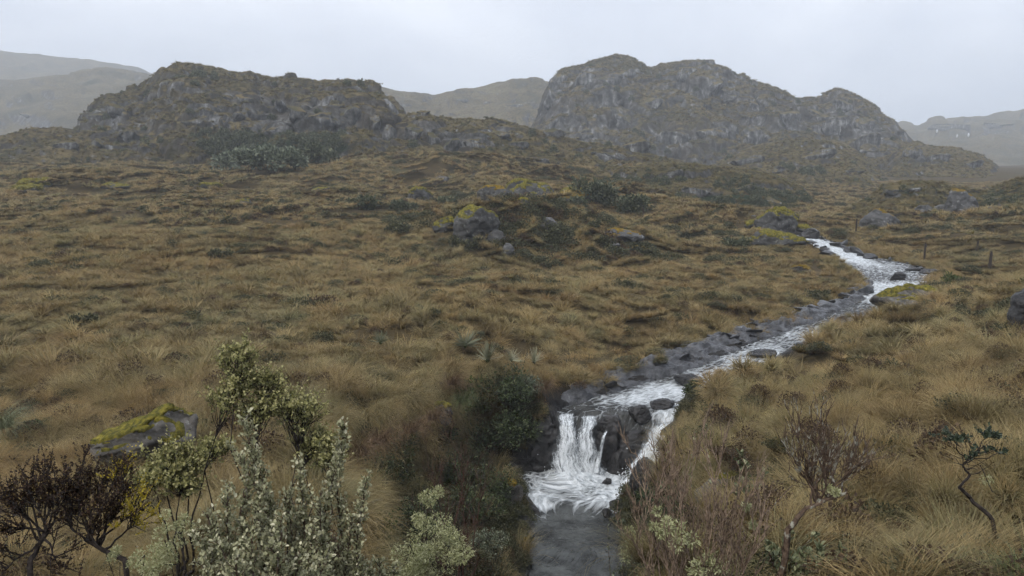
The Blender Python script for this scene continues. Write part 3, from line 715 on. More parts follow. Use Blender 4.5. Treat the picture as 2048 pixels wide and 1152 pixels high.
z, h, dist, zw = gfast(x, y, True); ok = (dist > .12) & ((rs.uniform(0, 1, len(x)) < .5)); x, y, z = x[ok], y[ok], z[ok]; n = len(x); s_ = rs.uniform(.5, 1.3, n)
scatter('undergrowth', NEARC, np.stack([x, y, z - .04], 1), np.stack([rs.normal(0, .25, n), rs.normal(.1, .25, n), rs.uniform(0, 6.28, n)], 1), np.stack([s_, s_, s_], 1), rs.choice([6, 8, 6, 6, 8, 8, 6, 7, 1], n), 'dark undergrowth matting the sides of the ravine')
rs = R(57)
rimk = [('rim', *blade_clump(450 + k, 300, .62 + .12 * k, .12, .7, 2.5, .0075, 6, (1.0, -.2)), GRASS) for k in range(3)]
RIMC = source('rim_tussocks', rimk)
n = 230; y = rs.uniform(9.5, LIP_Y + 1.0, n); L_ = course(y)[0]; x = L_ - (rim_dist(y) + rs.normal(.25, .22, n)) / np.where(y > LIP_Y, .8, 1.0)
s_ = rs.uniform(.7, 1.3, n)
scatter('rim_grass', RIMC, np.stack([x, y, gfast(x, y)], 1), np.stack([rs.normal(0, .2, n), rs.normal(.25, .2, n), rs.normal(-.5, .5, n)], 1), np.stack([s_, s_, s_], 1), rs.randint(0, 3, n), 'rusty grass hanging over the rim of the ravine')
rs = R(55)
pos_, idx_, scl_ = [], [], []
sp_, si_, ss_ = [], [], []
for (X, Y, Z, N, rock, shrub, nt, Dc) in HILLPTS:
    if Dc > 320: continue
    n = int(X[:nt].size * 0.13)
    k = rs.randint(0, X[:nt].size, n)
    g = [a[:nt].ravel()[k] for a in (X, Y, Z, rock, shrub)]; nz = N[:nt, :, 2].ravel()[k]
    ok = (g[3] < 0.30 + rs.uniform(-.1, .2, n)) & (nz > 0.55)
    p = np.stack(g[:3], 1)[ok] + rs.normal(0, .25, (ok.sum(), 3)) * [1, 1, 0]
    pos_.append(p - [0, 0, .1]); m_ = len(p)
    idx_.append(np.where(rs.uniform(0, 1, m_) < .16, 6 + rs.randint(0, 3, m_), rs.randint(0, 6, m_)))
    scl_.append(rs.uniform(.6, 1.2, m_) * np.clip(Dc / 150, .8, 1.7))
    w = rs.uniform(0, 1, n) < (np.clip(shrub[:nt].ravel()[k] * .5 - .12, 0, .35) + 0.004) * (k // X.shape[1] < nt * .86)
    q = np.stack(g[:3], 1)[w]; sp_.append(q); si_.append(rs.randint(0, 3, len(q))); ss_.append(rs.uniform(.45, 1.1, len(q)) * np.clip(Dc / 150, .6, 1.3))
pos_ = np.concatenate(pos_); n = len(pos_); s_ = np.concatenate(scl_)
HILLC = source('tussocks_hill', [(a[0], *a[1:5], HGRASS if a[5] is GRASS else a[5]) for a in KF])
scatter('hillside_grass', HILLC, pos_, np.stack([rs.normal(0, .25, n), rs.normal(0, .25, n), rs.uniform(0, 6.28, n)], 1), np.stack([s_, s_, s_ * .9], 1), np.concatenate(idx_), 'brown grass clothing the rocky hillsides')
bl = []
for k in range(3):
    V, F, t, hu = leaf_cushion(400 + k, 420, .75, .95 + .2 * k, .2)
    bl.append(('bush', V, F, t, hu, SCRUB))
BUSHC = source('scrub_bushes', bl)
sp_ = np.concatenate(sp_); n = len(sp_); s_ = np.concatenate(ss_)
scatter('hillside_scrub', BUSHC, sp_ - [0, 0, .2], np.stack([rs.normal(0, .15, n), rs.normal(0, .15, n), rs.uniform(0, 6.28, n)], 1), np.stack([s_, s_, s_], 1), np.concatenate(si_), 'dark green scrub thickets on the hill slopes')
# ------------------------------------------------------------------ rocks
import bmesh
_ico = {}
def ico(sub):
    if sub not in _ico:
        bm = bmesh.new(); bmesh.ops.create_icosphere(bm, subdivisions=sub, radius=1)
        bm.verts.ensure_lookup_table()
        _ico[sub] = (np.array([v.co[:] for v in bm.verts]), np.array([[v.index for v in f.verts] for f in bm.faces]))
        bm.free()
    return _ico[sub]
def vnormals(V, F):
    fn = np.cross(V[F[:, 1]] - V[F[:, 0]], V[F[:, 2]] - V[F[:, 0]])
    N = np.zeros_like(V)
    for k in range(3): np.add.at(N, F[:, k], fn)
    return N / (np.linalg.norm(N, axis=1)[:, None] + 1e-12)
def rotm(rx=0, ry=0, rz=0): return np.array(Euler((rx, ry, rz)).to_matrix())
def rock_shape(seed, dims, sub=4, cuts=9, lo=.45, hi=.9, rough=.10, rot=(0, 0, 0), box=0.0):
    rs = R(seed); V, F = ico(sub); V = V.copy()
    if box: V = np.sign(V) * np.abs(V) ** (1 - box)
    for k in range(cuts):
        n = rs.normal(size=3); n /= np.linalg.norm(n); d = rs.uniform(lo, hi)
        V -= np.maximum(V @ n - d, 0)[:, None] * n * 0.92
    V = V * np.array(dims)
    s = float(np.mean(dims))
    N = vnormals(V, F)
    d = rough * s * (0.9 * fbm(V / (s * .9) + seed * 3.3, 5, .6) + 0.55 * ridged(V / (s * .6) + seed, 4) - .2)
    st = V[:, 2] / (s * .34) + 1.2 * fbm(V / (s * 1.1) + seed, 2); st = st - np.floor(st)
    d = d - rough * s * .16 * sstep(.16, .0, np.abs(st - .5) - .02)
    V = V + N * d[:, None]
    return V @ rotm(*rot).T, F
def mat_rock(name, dark, light, lichen=None, lich_amt=.6, rough=.75, spec=.35, scale=3.0):
    m = M(name, rough, spec)
    c = m.ramp(m.noise(scale, 7, .65), [(.32, dark), (.68, light)])
    if lichen:
        c = m.mix(m.ramp(m.noise(scale * 2.3, 6, .7), [(lich_amt, 0), (lich_amt + .1, 1)]), c, lichen)
    c = m.mix(m.ramp(m.noise(scale * .6, 5), [(.42, .6), (.56, 0)]), c, tuple(x * .45 for x in dark))
    m.color(c); m.bump(m.noise(scale * 5, 8, .7), .9, .05)
    return m.m
RK_GREY = mat_rock('grey_lichened_rock', (.022, .021, .020), (.10, .097, .092), (.27, .27, .25), .58, scale=2.2)
RK_PALE = mat_rock('pale_slate_rock', (.045, .044, .044), (.15, .147, .144), (.34, .34, .33), .57, scale=1.8)
RK_WET = mat_rock('dark_wet_rock', (.012, .011, .011), (.05, .047, .046), None, .6, .28, .5)
RK_SLATE = mat_rock('wet_slate', (.035, .036, .039), (.15, .152, .162), (.24, .245, .255), .58, .32, .5, 4.0)
RK_BOULD = mat_rock('weathered_boulder_rock', (.05, .044, .038), (.20, .185, .165), (.33, .33, .31), .58)
MOSS_Y = M('yellow_moss', .95, .1); MOSS_Y.color(MOSS_Y.ramp(MOSS_Y.noise(9, 5, .65), [(.32, (.03, .032, .012)), (.48, (.11, .10, .022)), (.60, (.21, .175, .03)), (.75, (.34, .28, .06))])); MOSS_Y.bump(MOSS_Y.noise(45, 4, .7), 1, .03); MOSS_Y = MOSS_Y.m
MOSS_O = M('orange_moss', .95, .1); MOSS_O.color(MOSS_O.ramp(MOSS_O.noise(7, 5, .65), [(.3, (.05, .04, .014)), (.5, (.16, .105, .02)), (.7, (.30, .21, .04))])); MOSS_O.bump(MOSS_O.noise(40, 4, .7), 1, .03); MOSS_O = MOSS_O.m
def moss_mesh(V, F, seed, thick, cover, mat, thr=.45):
    N = vnormals(V, F); s = np.ptp(V, axis=0).mean()
    zrel = (V[:, 2] - V[:, 2].min()) / (np.ptp(V[:, 2]) + 1e-9)
    w = N[:, 2] + 1.15 * fbm(V / (s * .2) + seed * 1.9, 5, .6) + .25 * (zrel - .6)
    keep = w > thr + (1 - cover) * .6
    fk = keep[F].all(1)
    if fk.sum() < 4: return None
    off = thick * (0.25 + 1.0 * sstep(0, .5, w - thr - (1 - cover) * .6)) * (1 + .6 * fbm(V / (thick * 3.2) + seed, 2))
    V2 = V + N * off[:, None]
    # rim dips back into the stone
    used = np.zeros(len(V), bool); used[F[fk].ravel()] = True
    edge = np.zeros(len(V), bool); edge[F[~fk].ravel()] = True
    rim = used & edge
    V2[rim] = V[rim] - N[rim] * thick * .25
    ids = np.cumsum(used) - 1
    Vm, Fm = V2[used], ids[F[fk]]
    lab = np.arange(len(Vm))
    while True:
        mn = lab[Fm].min(1); new = lab.copy()
        for k in range(3): np.minimum.at(new, Fm[:, k], mn)
        if (new == lab).all(): break
        lab = new
    out = []
    for r_ in np.unique(lab):
        f = Fm[lab[Fm[:, 0]] == r_]
        if len(f) < 40: continue
        u_ = np.unique(f); mp_ = np.zeros(len(Vm), int); mp_[u_] = np.arange(len(u_))
        out.append(mesh('moss', Vm[u_], mp_[f], mat, True))
    return out
def boulder(px, py, wpx, hpx, label, mat=None, seed=1, depth=.8, moss=None, name='boulder', cat='rock', sub=5, sink=.45, Y=None, rough=.2, cuts=15, rot=(0, 0, 0), group=None, thr=.32, thick=.05, cover=.75, box=0., cluster=0, wedge=0.):
    """a rock whose foot stands at the image point (px, py), wpx by hpx image points large"""
    if Y is None:
        b = hit(px, py)
    else:
        a, bb = ray(px, py); b = np.array([a * Y, Y, bb * Y])
    s = b[1] / FPX
    hx, hz = wpx * s / 2, hpx * s / 2 * (1 + sink)
    V, F = rock_shape(seed, (hx * 1.06, hx * depth, hz * 1.1), sub, cuts, rough=rough, rot=rot, box=box)
    if wedge: V[:, 2] = np.where(V[:, 2] > -.3 * hz, -.3 * hz + (V[:, 2] + .3 * hz) * (1 - wedge + wedge * 1.1 * np.clip(.5 + V[:, 0] / (2 * hx), 0, 1)), V[:, 2])
    V[:, 2] += hz - 2 * hz * sink / (1 + sink)
    o = obj(name, mesh(name, V, F, mat or RK_GREY, True), label=label, cat=cat, group=group, loc=b)
    if moss:
        mm = moss_mesh(V, F, seed, thick, cover, moss, thr)
        for q_ in (mm or []): obj('moss', q_, o)
    rc = R(seed + 5000)
    for k in range(cluster):
        f = rc.uniform(.28, .6); an = rc.uniform(0, 6.283)
        Vc, Fc = rock_shape(seed * 7 + k, (hx * f * 1.1, hx * f * depth, hz * f * .9), 4, 13, rough=.2, rot=(0, 0, rc.uniform(0, 3)))
        cx, cy = hx * 1.05 * math.cos(an), hx * depth * .9 * math.sin(an)
        Vc = Vc + [cx, cy, hz * f * .25 + (gz(b[0] + cx, b[1] + cy) - gz(b[0], b[1]) if Y is None else 0)]
        q2 = obj('block', mesh('block', Vc, Fc, mat or RK_GREY, True), o)
        if moss and rc.uniform() < .6:
            for q_ in (moss_mesh(Vc, Fc, seed + k, thick, cover, moss, thr) or []): obj('moss', q_, q2)
    return o
boulder(285, 930, 215, 140, 'long tilted boulder capped with yellow moss on the near left meadow', RK_BOULD, 21, .6, MOSS_Y, rot=(0, -.2, .1), cover=.95, thick=.04, sub=5, sink=.1, wedge=.75, box=.2)
boulder(885, 462, 62, 30, 'grey rock with thin moss at the left end of the knoll', RK_GREY, 22, .8, MOSS_Y, cluster=3)
boulder(955, 482, 92, 62, 'biggest grey rock on the knoll with bright moss along its crest', RK_GREY, 23, .8, MOSS_Y, sub=5, cluster=5)
boulder(1018, 512, 34, 26, 'small pale rock low on the front of the knoll', RK_PALE, 24, .8)
boulder(1100, 455, 48, 18, 'pale half buried rock on the right part of the knoll top', RK_PALE, 25, .8)
boulder(1235, 482, 100, 20, 'long low reddish grey rock on the knoll flank above the meadow', RK_PALE, 26, .7, MOSS_O, cover=.25, cluster=4)
boulder(1060, 404, 165, 40, 'broad mossy outcrop behind the knoll, widest of the meadow rocks', RK_GREY, 27, .45, MOSS_Y, sub=5, cover=.75, thick=.12, cluster=6)
boulder(985, 404, 80, 30, 'dark blocky rock joined to the left end of the broad mossy outcrop', RK_GREY, 28, .6, MOSS_O, cover=.5)
boulder(1150, 404, 80, 26, 'rusty moss covered rock at the right end of the broad outcrop', RK_GREY, 29, .6, MOSS_O, cover=.9, thick=.12)
boulder(1045, 414, 32, 16, 'round green mossy stone in front of the broad outcrop', RK_GREY, 30, .8, MOSS_Y, cover=1)
boulder(838, 402, 70, 24, 'low rock under a flat yellow moss cap in the middle meadow', RK_GREY, 31, .6, MOSS_Y, cover=.9, thick=.12)
boulder(765, 398, 44, 14, 'small rock thinly edged with moss left of the flat moss capped rock', RK_GREY, 32, .6, MOSS_Y, cover=.5)
boulder(883, 364, 36, 10, 'flat whitish rock far up the middle meadow', RK_PALE, 33, .6)
boulder(948, 364, 26, 18, 'upright whitish rock far up the middle meadow', RK_PALE, 34, .6)
boulder(490, 412, 44, 14, 'small flat grey rock alone in the left meadow', RK_GREY, 35, .6, MOSS_Y, cover=.4)
boulder(640, 388, 50, 14, 'low grey rock among scrub below the left hill', RK_GREY, 36, .6, MOSS_Y, cover=.4)
boulder(70, 374, 80, 14, 'low mound of bright yellow moss at the far left of the meadow', RK_GREY, 37, .5, MOSS_Y, cover=1, thick=.2)
boulder(55, 386, 70, 12, 'long streak of yellow moss below the mossy mound on the far left', RK_GREY, 38, .5, MOSS_Y, cover=1, thick=.2)
boulder(228, 376, 80, 10, 'thin dark rock ledge in the far left meadow', RK_GREY, 39, .5, MOSS_Y, cover=.5)
boulder(425, 378, 46, 10, 'narrow rock streaked with yellow moss below the left hill', RK_GREY, 40, .5, MOSS_Y, cover=1, thick=.15)
boulder(1548, 462, 110, 46, 'dark mossy outcrop beside the head of the visible stream', RK_GREY, 41, .6, MOSS_Y, sub=5, cover=.8, thick=.1, cluster=5)
boulder(1555, 492, 130, 30, 'lower moss banded outcrop below the dark outcrop by the stream head', RK_GREY, 42, .5, MOSS_Y, cover=.7, thick=.08)
boulder(1622, 484, 40, 38, 'blackish rock closing the stream where it comes out of the gap', RK_WET, 43, .8)
boulder(1600, 541, 44, 12, 'flat brown rock with a mossy edge in the grass by the wide stream bend', RK_BOULD, 44, .6, MOSS_O, cover=.5)
boulder(1820, 625, 150, 48, 'broad mound of golden moss at the stream bend on the right bank', RK_BOULD, 45, .7, MOSS_Y, sub=5, cover=.6, thick=.05, cluster=5)
boulder(2052, 662, 76, 92, 'tall black boulder cut by the right edge of the picture', RK_WET, 46, .9, sub=5, cuts=5)
boulder(1922, 438, 96, 62, 'pale slaty outcrop high on the right hillock', RK_PALE, 47, .5, MOSS_O, cover=.3, Y=61.5, sub=5, cluster=6)
boulder(1768, 468, 100, 46, 'pale slaty outcrop low on the right hillock near the fence', RK_PALE, 48, .5, MOSS_O, cover=.3, Y=57.0, sub=5, cluster=6)
boulder(1845, 428, 30, 22, 'small pale rock between the two slaty outcrops', RK_PALE, 49, .5, Y=61)
boulder(1290, 990, 92, 78, 'dark rounded boulder on the right edge of the pool', RK_WET, 50, .8, Y=16.4, sub=5, cuts=5, sink=.3)
boulder(1455, 1004, 130, 76, 'grey lichened boulder half hidden behind bare twigs on the right bank', RK_BOULD, 51, .8, MOSS_Y, Y=11.6, sub=5, cover=.35, thick=.03)
boulder(1280, 842, 50, 34, 'black wedge of rock sitting on the lip of the waterfall', RK_WET, 52, .8, Y=LIP_Y + .35, sink=.1, cuts=12)
boulder(1213, 1034, 26, 18, 'small dark stone breaking the pool surface', RK_WET, 53, .8, Y=PZ(1213, 1034, -8)[1], sink=.3)
boulder(1212, 970, 24, 16, 'dark stone in the white foam of the pool', RK_WET, 54, .8, Y=PZ(1212, 970, -8)[1], sink=.3)
boulder(1380, 770, 66, 26, 'flat wet rock parting the white water above the fall', RK_WET, 55, .8, Y=PZ(1380, 770, -6.42)[1], sink=.3)
boulder(1318, 812, 60, 16, 'low wet rock awash just above the fall', RK_WET, 56, .8, Y=PZ(1318, 812, -6.55)[1], sink=.4)
boulder(1462, 778, 34, 26, 'black rock under the right bank beside the rapids', RK_WET, 57, .8, sink=.3)
boulder(1525, 712, 60, 16, 'slaty rock awash in the long white rapid', RK_WET, 58, .8, Y=PZ(1525, 712, -6.25)[1], sink=.4)
boulder(1796, 560, 40, 16, 'dark flat boulder in the wide shallow bend of the stream', RK_WET, 59, .8, Y=PZ(1796, 560, -5.57)[1], sink=.3)
boulder(1826, 542, 28, 8, 'low stone row upstream in the wide shallow bend', RK_WET, 60, .8, Y=PZ(1826, 542, -5.54)[1], sink=.3)
boulder(1865, 548, 50, 10, 'dark shingle bank at the right side of the wide bend', RK_WET, 61, .8, Y=PZ(1865, 548, -5.55)[1], sink=.3)
boulder(1022, 936, 36, 14, 'small whitish rock at the left back corner of the pool', RK_PALE, 62, .8, Y=18.6)
boulder(885, 836, 40, 34, 'pale lichened rock with a bright yellow moss cap on the ravine rim', RK_PALE, 63, .6, MOSS_Y, Y=16.6, cover=1, thick=.05)
boulder(1020, 1075, 84, 120, 'dark rock wall with orange moss on the left side of the pool', RK_BOULD, 64, .9, MOSS_O, Y=16.3, sub=5, cover=.5, thick=.03, cuts=12)
boulder(1025, 1165, 90, 110, 'blackish rock foot below the orange mossed wall, left of the pool outflow', RK_WET, 65, .9, MOSS_O, Y=14.8, sub=5, cover=.25, thick=.03, cuts=12)
boulder(940, 1010, 90, 90, 'shaded rock face under bushes on the ravine side', RK_BOULD, 66, .8, None, Y=16.6, sub=4, cuts=12)

# crags standing out of the hillsides
def mat_crag():
    m = M('crag_rock', .9, .15)
    r = m.ramp(m.noise(.8, 8, .72, stretch=(1, 1, .35)), [(.33, (.016, .016, .015)), (.46, (.065, .064, .061)), (.57, (.16, .158, .152)), (.70, (.45, .45, .44))])
    g = m.ramp(m.noise(.4, 5), [(.35, (.06, .06, .03)), (.65, (.17, .13, .06))])
    nz = m.n.new('ShaderNodeSeparateXYZ'); m.link(m.geo.outputs['Normal'], nz.inputs[0])
    f = m.math('ADD', nz.outputs[2], m.math('MULTIPLY', m.math('SUBTRACT', m.noise(.7, 6, .7), .5), 1.6))
    m.color(m.mix(m.ramp(f, [(.52, 0), (.68, 1)]), r, g)); m.bump(m.noise(1.6, 8, .72), 1, .5)
    return m.m
CRAG = mat_crag()
crag_protos = [mesh('crag', *rock_shape(900 + k, (1, .7, .85), 4, 16, .42, .9, rough=.24, box=.25), CRAG, True) for k in range(9)]
def hill_hit(px, py):
    best = None
    for (o, IX, IY), (X, Y, Z, N, rk, sh, nt, Dc) in zip(HILLIMG, HILLPTS):
        k = (np.abs(IX[:nt] - px) < 5) & (np.abs(IY[:nt] - py) < 4)
        if k.any():
            i = np.argmin(np.where(k, Y[:nt], 1e9)); p = np.array([X[:nt].ravel()[i], Y[:nt].ravel()[i], Z[:nt].ravel()[i]])
            if best is None or p[1] < best[1][1]: best = (o, p)
    return best
rs = R(91)
def crag(px, py, wpx, hpx):
    b = hill_hit(px, py)
    if not b: return
    o, p = b; s = p[1] / FPX / 2
    c = obj('crag', crag_protos[rs.randint(0, 9)], o); c.location = p + np.array([0, .35 * wpx * s, .1 * hpx * s]); c.scale = (wpx * s, wpx * s * .8, hpx * s * 1.1); c.rotation_euler = (rs.normal(-.1, .1), rs.normal(0, .15), rs.normal(0, .4))
for a in [(600, 232, 70, 44), (650, 240, 80, 60), (700, 240, 70, 56), (560, 215, 60, 30), (745, 255, 50, 50), (775, 272, 40, 50), (500, 200, 70, 26), (470, 235, 60, 30), (230, 222, 60, 36), (195, 240, 50, 34), (255, 275, 60, 34), (200, 290, 50, 30), (130, 295, 60, 30), (380, 245, 50, 24), (330, 170, 50, 30),
          (825, 270, 60, 50), (865, 282, 50, 44), (905, 296, 60, 44), (945, 288, 56, 40), (1000, 268, 60, 26), (850, 228, 46, 24), (1080, 325, 70, 30), (1225, 314, 80, 34), (1150, 340, 60, 24), (960, 330, 50, 20), (1040, 290, 50, 22),
          (1110, 170, 50, 50), (1100, 205, 46, 60), (1165, 160, 60, 40), (1215, 165, 70, 46), (1250, 150, 50, 36), (1240, 235, 60, 60), (1180, 270, 90, 50), (1120, 270, 70, 40), (1300, 210, 60, 40), (1370, 150, 60, 36), (1420, 175, 70, 50), (1460, 200, 60, 46), (1350, 285, 80, 50), (1430, 270, 70, 50), (1520, 220, 70, 44), (1510, 275, 80, 50), (1580, 240, 70, 44), (1640, 235, 70, 40), (1690, 215, 70, 40), (1680, 255, 70, 44), (1735, 255, 60, 50), (1750, 285, 60, 44), (1270, 300, 80, 40),
          (1500, 322, 70, 34), (1640, 312, 80, 34), (1560, 340, 60, 24), (1710, 340, 50, 26), (1830, 308, 60, 34), (1890, 318, 60, 30), (1960, 330, 50, 30), (1400, 390, 80, 30), (1292, 405, 60, 34), (1490, 378, 60, 24), (1350, 350, 60, 18), (1545, 400, 50, 24), (1805, 380, 90, 28), (1860, 415, 50, 20), (1990, 400, 50, 24),
          (930, 200, 60, 20), (1040, 210, 60, 24), (1920, 255, 90, 20), (2000, 250, 90, 20), (60, 235, 60, 16)]:
    crag(*a)

# bedrock slabs along the left side of the stream
def slab_bank(name, label, spots, seed, mat, size, yaw=.75, flat=.3, tilt=.3):
    root = obj(name, None, label=label, cat='rock bank')
    rs = R(seed)
    protos = []
    for k in range(9):
        V, F = rock_shape(seed * 10 + k, (1, .62, flat), 3, 16, .4, .8, rough=.06, box=.3)
        protos.append(mesh('slab', V, F, mat, False))
    base = np.mean(np.array(spots), 0); root.location = base
    for (x, y, z) in spots:
        o = obj('slab', protos[rs.randint(0, 9)], root)
        s = size * float(np.clip(rs.lognormal(-.15, .45), .3, 2.0))
        o.scale = (s, s * rs.uniform(.6, 1.2), s * rs.uniform(.6, 1.1))
        o.location = Vector((x, y, z)) - Vector(base)
        o.rotation_euler = (rs.normal(-.12, .2), rs.normal(tilt * .8, .2), rs.normal(yaw, .6))
    return root
def C1(y): return [float(np.asarray(a).ravel()[0]) for a in course(np.array([y]))]
rs = R(77)
sp = []
for y in np.arange(LIP_Y + 1.2, 34.5, .34):
    L, Rr, zw = C1(y)
    wd = float(np.interp(y, [20, 22, 24, 28, 33, 34.5], [.3, .55, .95, .95, .7, .3]))
    for k in range(2 if rs.uniform() < .5 else 1):
        dd = rs.uniform(.1, wd)
        sp.append((L - .45 - dd * 1.3, y, zw - .03 + dd * float(np.interp(y, [24, 30], [.36, .2])) + rs.uniform(-.06, .04)))
bank = slab_bank('bedrock_bank', 'long bank of tilted wet slate slabs along the left side of the stream', sp, 5, RK_SLATE, .55, .85, .22, .3)
ys_ = np.linspace(LIP_Y + .6, 36, 330); cs_ = np.linspace(-.25, 1.35, 34)
L_, R_, Z_ = course(ys_)
Xb = L_[:, None] - .1 - cs_[None] * 1.25 * np.interp(ys_, [20, 24, 29, 36], [.6, 1, .7, .2])[:, None]; Yb = np.broadcast_to(ys_[:, None], Xb.shape); Zb = Z_[:, None] + .0 + np.maximum(cs_, -.1)[None] * np.interp(ys_, [24, 30, 35], [.34, .2, .0])[:, None]
q = np.stack([(Xb * .8 + Yb * .6).ravel() / 1.1, (Yb * .8 - Xb * .6).ravel() / .42, np.zeros(Xb.size)], 1)
cell = fbm(q, 2) * 3; cell = (np.floor(cell) + sstep(.6, 1, cell - np.floor(cell))) / 3
Zb = Zb + .06 + (.30 * cell + .07 * ridged(q * 2.3, 3)).reshape(Xb.shape) - .22 * sstep(.8, 1.35, cs_)[None] - .15 * sstep(.0, -.25, cs_)[None]
obj('bedrock', mesh('bedrock', xyz(Xb, Yb, Zb) - np.array(bank.location), grid_faces(*Xb.shape), RK_SLATE, False), bank)
sp = []
for y in np.concatenate([np.arange(LIP_Y + 1.2, 27, .75), np.arange(36, 44, .6)]):
    L, Rr, zw = C1(y)
    sp.append((Rr + rs.uniform(.0, .35), y, zw + rs.uniform(-.08, .08)))
slab_bank('stone_edging', 'broken line of dark stones along the right edge of the stream', sp, 6, RK_WET, .24, flat=.45)
sp = []
for y in np.arange(44, 53, .5):
    L, Rr, zw = C1(y)
    sp.append((L - rs.uniform(-.1, .4), y, zw + .05)); sp.append((Rr + rs.uniform(-.1, .5), y, zw + .05))
slab_bank('stone_edging', 'dark stones lining the small far rapid on both sides', sp, 7, RK_WET, .4, flat=.45)

sp = []
for y in np.arange(11, LIP_Y - .4, .3):
    L, Rr, zw = C1(y)
    sp.append((L - rs.uniform(-.05, .25), y, zw + rs.uniform(-.06, .1)))
slab_bank('stone_edging', 'dark stones along the left edge of the pool', sp, 8, RK_WET, .3, 1.4, .6, 0)
sp = []
for y in np.arange(11, LIP_Y - .8, .4):
    L, Rr, zw = C1(y)
    sp.append((Rr + rs.uniform(-.05, .35), y, zw + rs.uniform(-.06, .1)))
slab_bank('stone_edging', 'dark stones along the right edge of the pool', sp, 9, RK_WET, .28, 1.4, .6, 0)

# the ledge of the waterfall: blocks of one rock step
ledge = obj('rock_ledge', None, label='black rock step that the waterfall pours over', cat='rock ledge', loc=PZ(1190, 940, -8.1))
lo = np.array(ledge.location)
def block(px0, px1, py0, py1, Y, dep, seed, rot=(0, 0, 0)):
    a, b = P(px0, py0, Y), P(px1, py1, Y)
    c = (a + b) / 2; d = (abs(b[0] - a[0]) / 2 * 1.2, dep, abs(a[2] - b[2]) / 2 * 1.12)
    V, F = rock_shape(seed, d, 5, 13, .55, .95, rough=.3, rot=rot, box=.45)
    obj('rock_block', mesh('rock_block', V, F, RK_WET, True), ledge, loc=c - lo)
block(985, 1060, 812, 960, LIP_Y + .25, .6, 301)
block(1050, 1112, 824, 950, LIP_Y + .0, .45, 302)
block(1090, 1215, 850, 965, LIP_Y + .75, .5, 303)
block(1190, 1236, 828, 960, LIP_Y + .1, .5, 304)
block(1222, 1302, 846, 965, LIP_Y + .0, .55, 305)
block(1285, 1352, 868, 975, LIP_Y + .95, .5, 306, (.3, 0, 0))
block(1345, 1400, 846, 960, LIP_Y + .5, .6, 307)

# ------------------------------------------------------------------ falling water
def mat_fall():
    m = M('falling_water', .45, .4)
    uv = m.n.new('ShaderNodeCombineXYZ'); m.link(m.attr('across'), uv.inputs[0]); m.link(m.attr('along'), uv.inputs[1]); m.link(m.rnd(), uv.inputs[2])
    v = uv.outputs[0]
    n = m.noise(11, 7, .75, vec=v, stretch=(2.0, .3, 1), dist=.35)
    n2 = m.noise(34, 4, .75, vec=v, stretch=(1.5, .8, 1))
    s = m.math('ADD', m.math('MULTIPLY', n, .65), m.math('MULTIPLY', n2, .35))
    f = m.math('ADD', s, m.math('MULTIPLY', m.math('SUBTRACT', m.attr('foam'), .5), .5))
    a = m.ramp(f, [(.45, .03), (.61, 1)])
    m.color(m.mix(m.ramp(f, [(.46, 0), (.66, 1)]), (.22, .25, .27), (.82, .85, .87)))
    m.bump(s, .8, .05)
    tr = m.n.new('ShaderNodeBsdfTransparent'); mx = m.n.new('ShaderNodeMixShader')
    m.link(a, mx.inputs[0]); m.link(tr.outputs[0], mx.inputs[1]); m.link(m.b.outputs[0], mx.inputs[2]); m.link(mx.outputs[0], m.out.inputs[0])
    return m.m
FALL = mat_fall()
def strand(parent, path, seed, bulge=.12, name='strand', solid=.5):
    """path: (px, py, depth, width in image points)"""
    pts_ = np.array([P(a, b, c) for a, b, c, w in path]); ws = np.array([w * c / FPX for a, b, c, w in path])
    t0 = np.concatenate([[0], np.cumsum(np.linalg.norm(np.diff(pts_, axis=0), axis=1))]); n, mcols = 60, 18
    t = np.linspace(0, t0[-1], n)
    C = np.stack([np.interp(t, t0, pts_[:, k]) for k in range(3)], 1); w = np.interp(t, t0, ws)
    for k in range(3): C[2:-2, k] = np.convolve(C[:, k], np.ones(5) / 5, 'valid')
    u = np.linspace(-.5, .5, mcols)
    wob = .10 * fbm(np.stack([t * 2, np.full(n, seed), np.zeros(n)], 1), 3)
    X = C[:, 0:1] + (w[:, None] * u) + wob[:, None] * w[:, None] * 2
    Yy = C[:, 1:2] - bulge * (1 - (2 * u) ** 2) - .05 * fbm(np.stack([(X * 9).ravel(), np.repeat(t * 2.5, mcols), np.full(X.size, seed)], 1), 3).reshape(X.shape)
    Z = np.broadcast_to(C[:, 2:3], X.shape)
    foam = solid + .30 * (1 - np.abs(2 * u)[None] ** 2) - .45 * np.abs(2 * u)[None] ** 4 + .10 * (t / t[-1])[:, None] ** 2 + 0 * X - .55 * (1 - sstep(.02, .2, t / t[-1]))[:, None]
    me = mesh(name, xyz(X, Yy, Z) - np.array(parent.location), grid_faces(n, mcols), FALL, True, {'across': np.broadcast_to(u, X.shape) * w[:, None], 'along': np.broadcast_to(t[:, None], X.shape), 'foam': foam})
    return obj(name, me, parent)
wf = obj('waterfall', None, label='white waterfall dropping in two main strands into the pool', cat='waterfall', loc=PZ(1145, 945, -8))
y = LIP_Y
strand(wf, [(1128, 818, y + .7, 50), (1132, 830, y + .1, 44), (1134, 845, y - .22, 42), (1135, 885, y - .42, 64), (1134, 922, y - .5, 84), (1136, 955, y - .55, 110)], 1, solid=.40)
strand(wf, [(1182, 822, y + .7, 52), (1177, 836, y + .1, 44), (1174, 855, y - .2, 42), (1172, 890, y - .38, 62), (1174, 922, y - .45, 76), (1178, 952, y - .5, 96)], 2, solid=.36)
strand(wf, [(1216, 852, y - .1, 6), (1208, 872, y - .52, 9), (1200, 905, y - .56, 13), (1192, 945, y - .6, 20)], 3, .04, solid=.38)
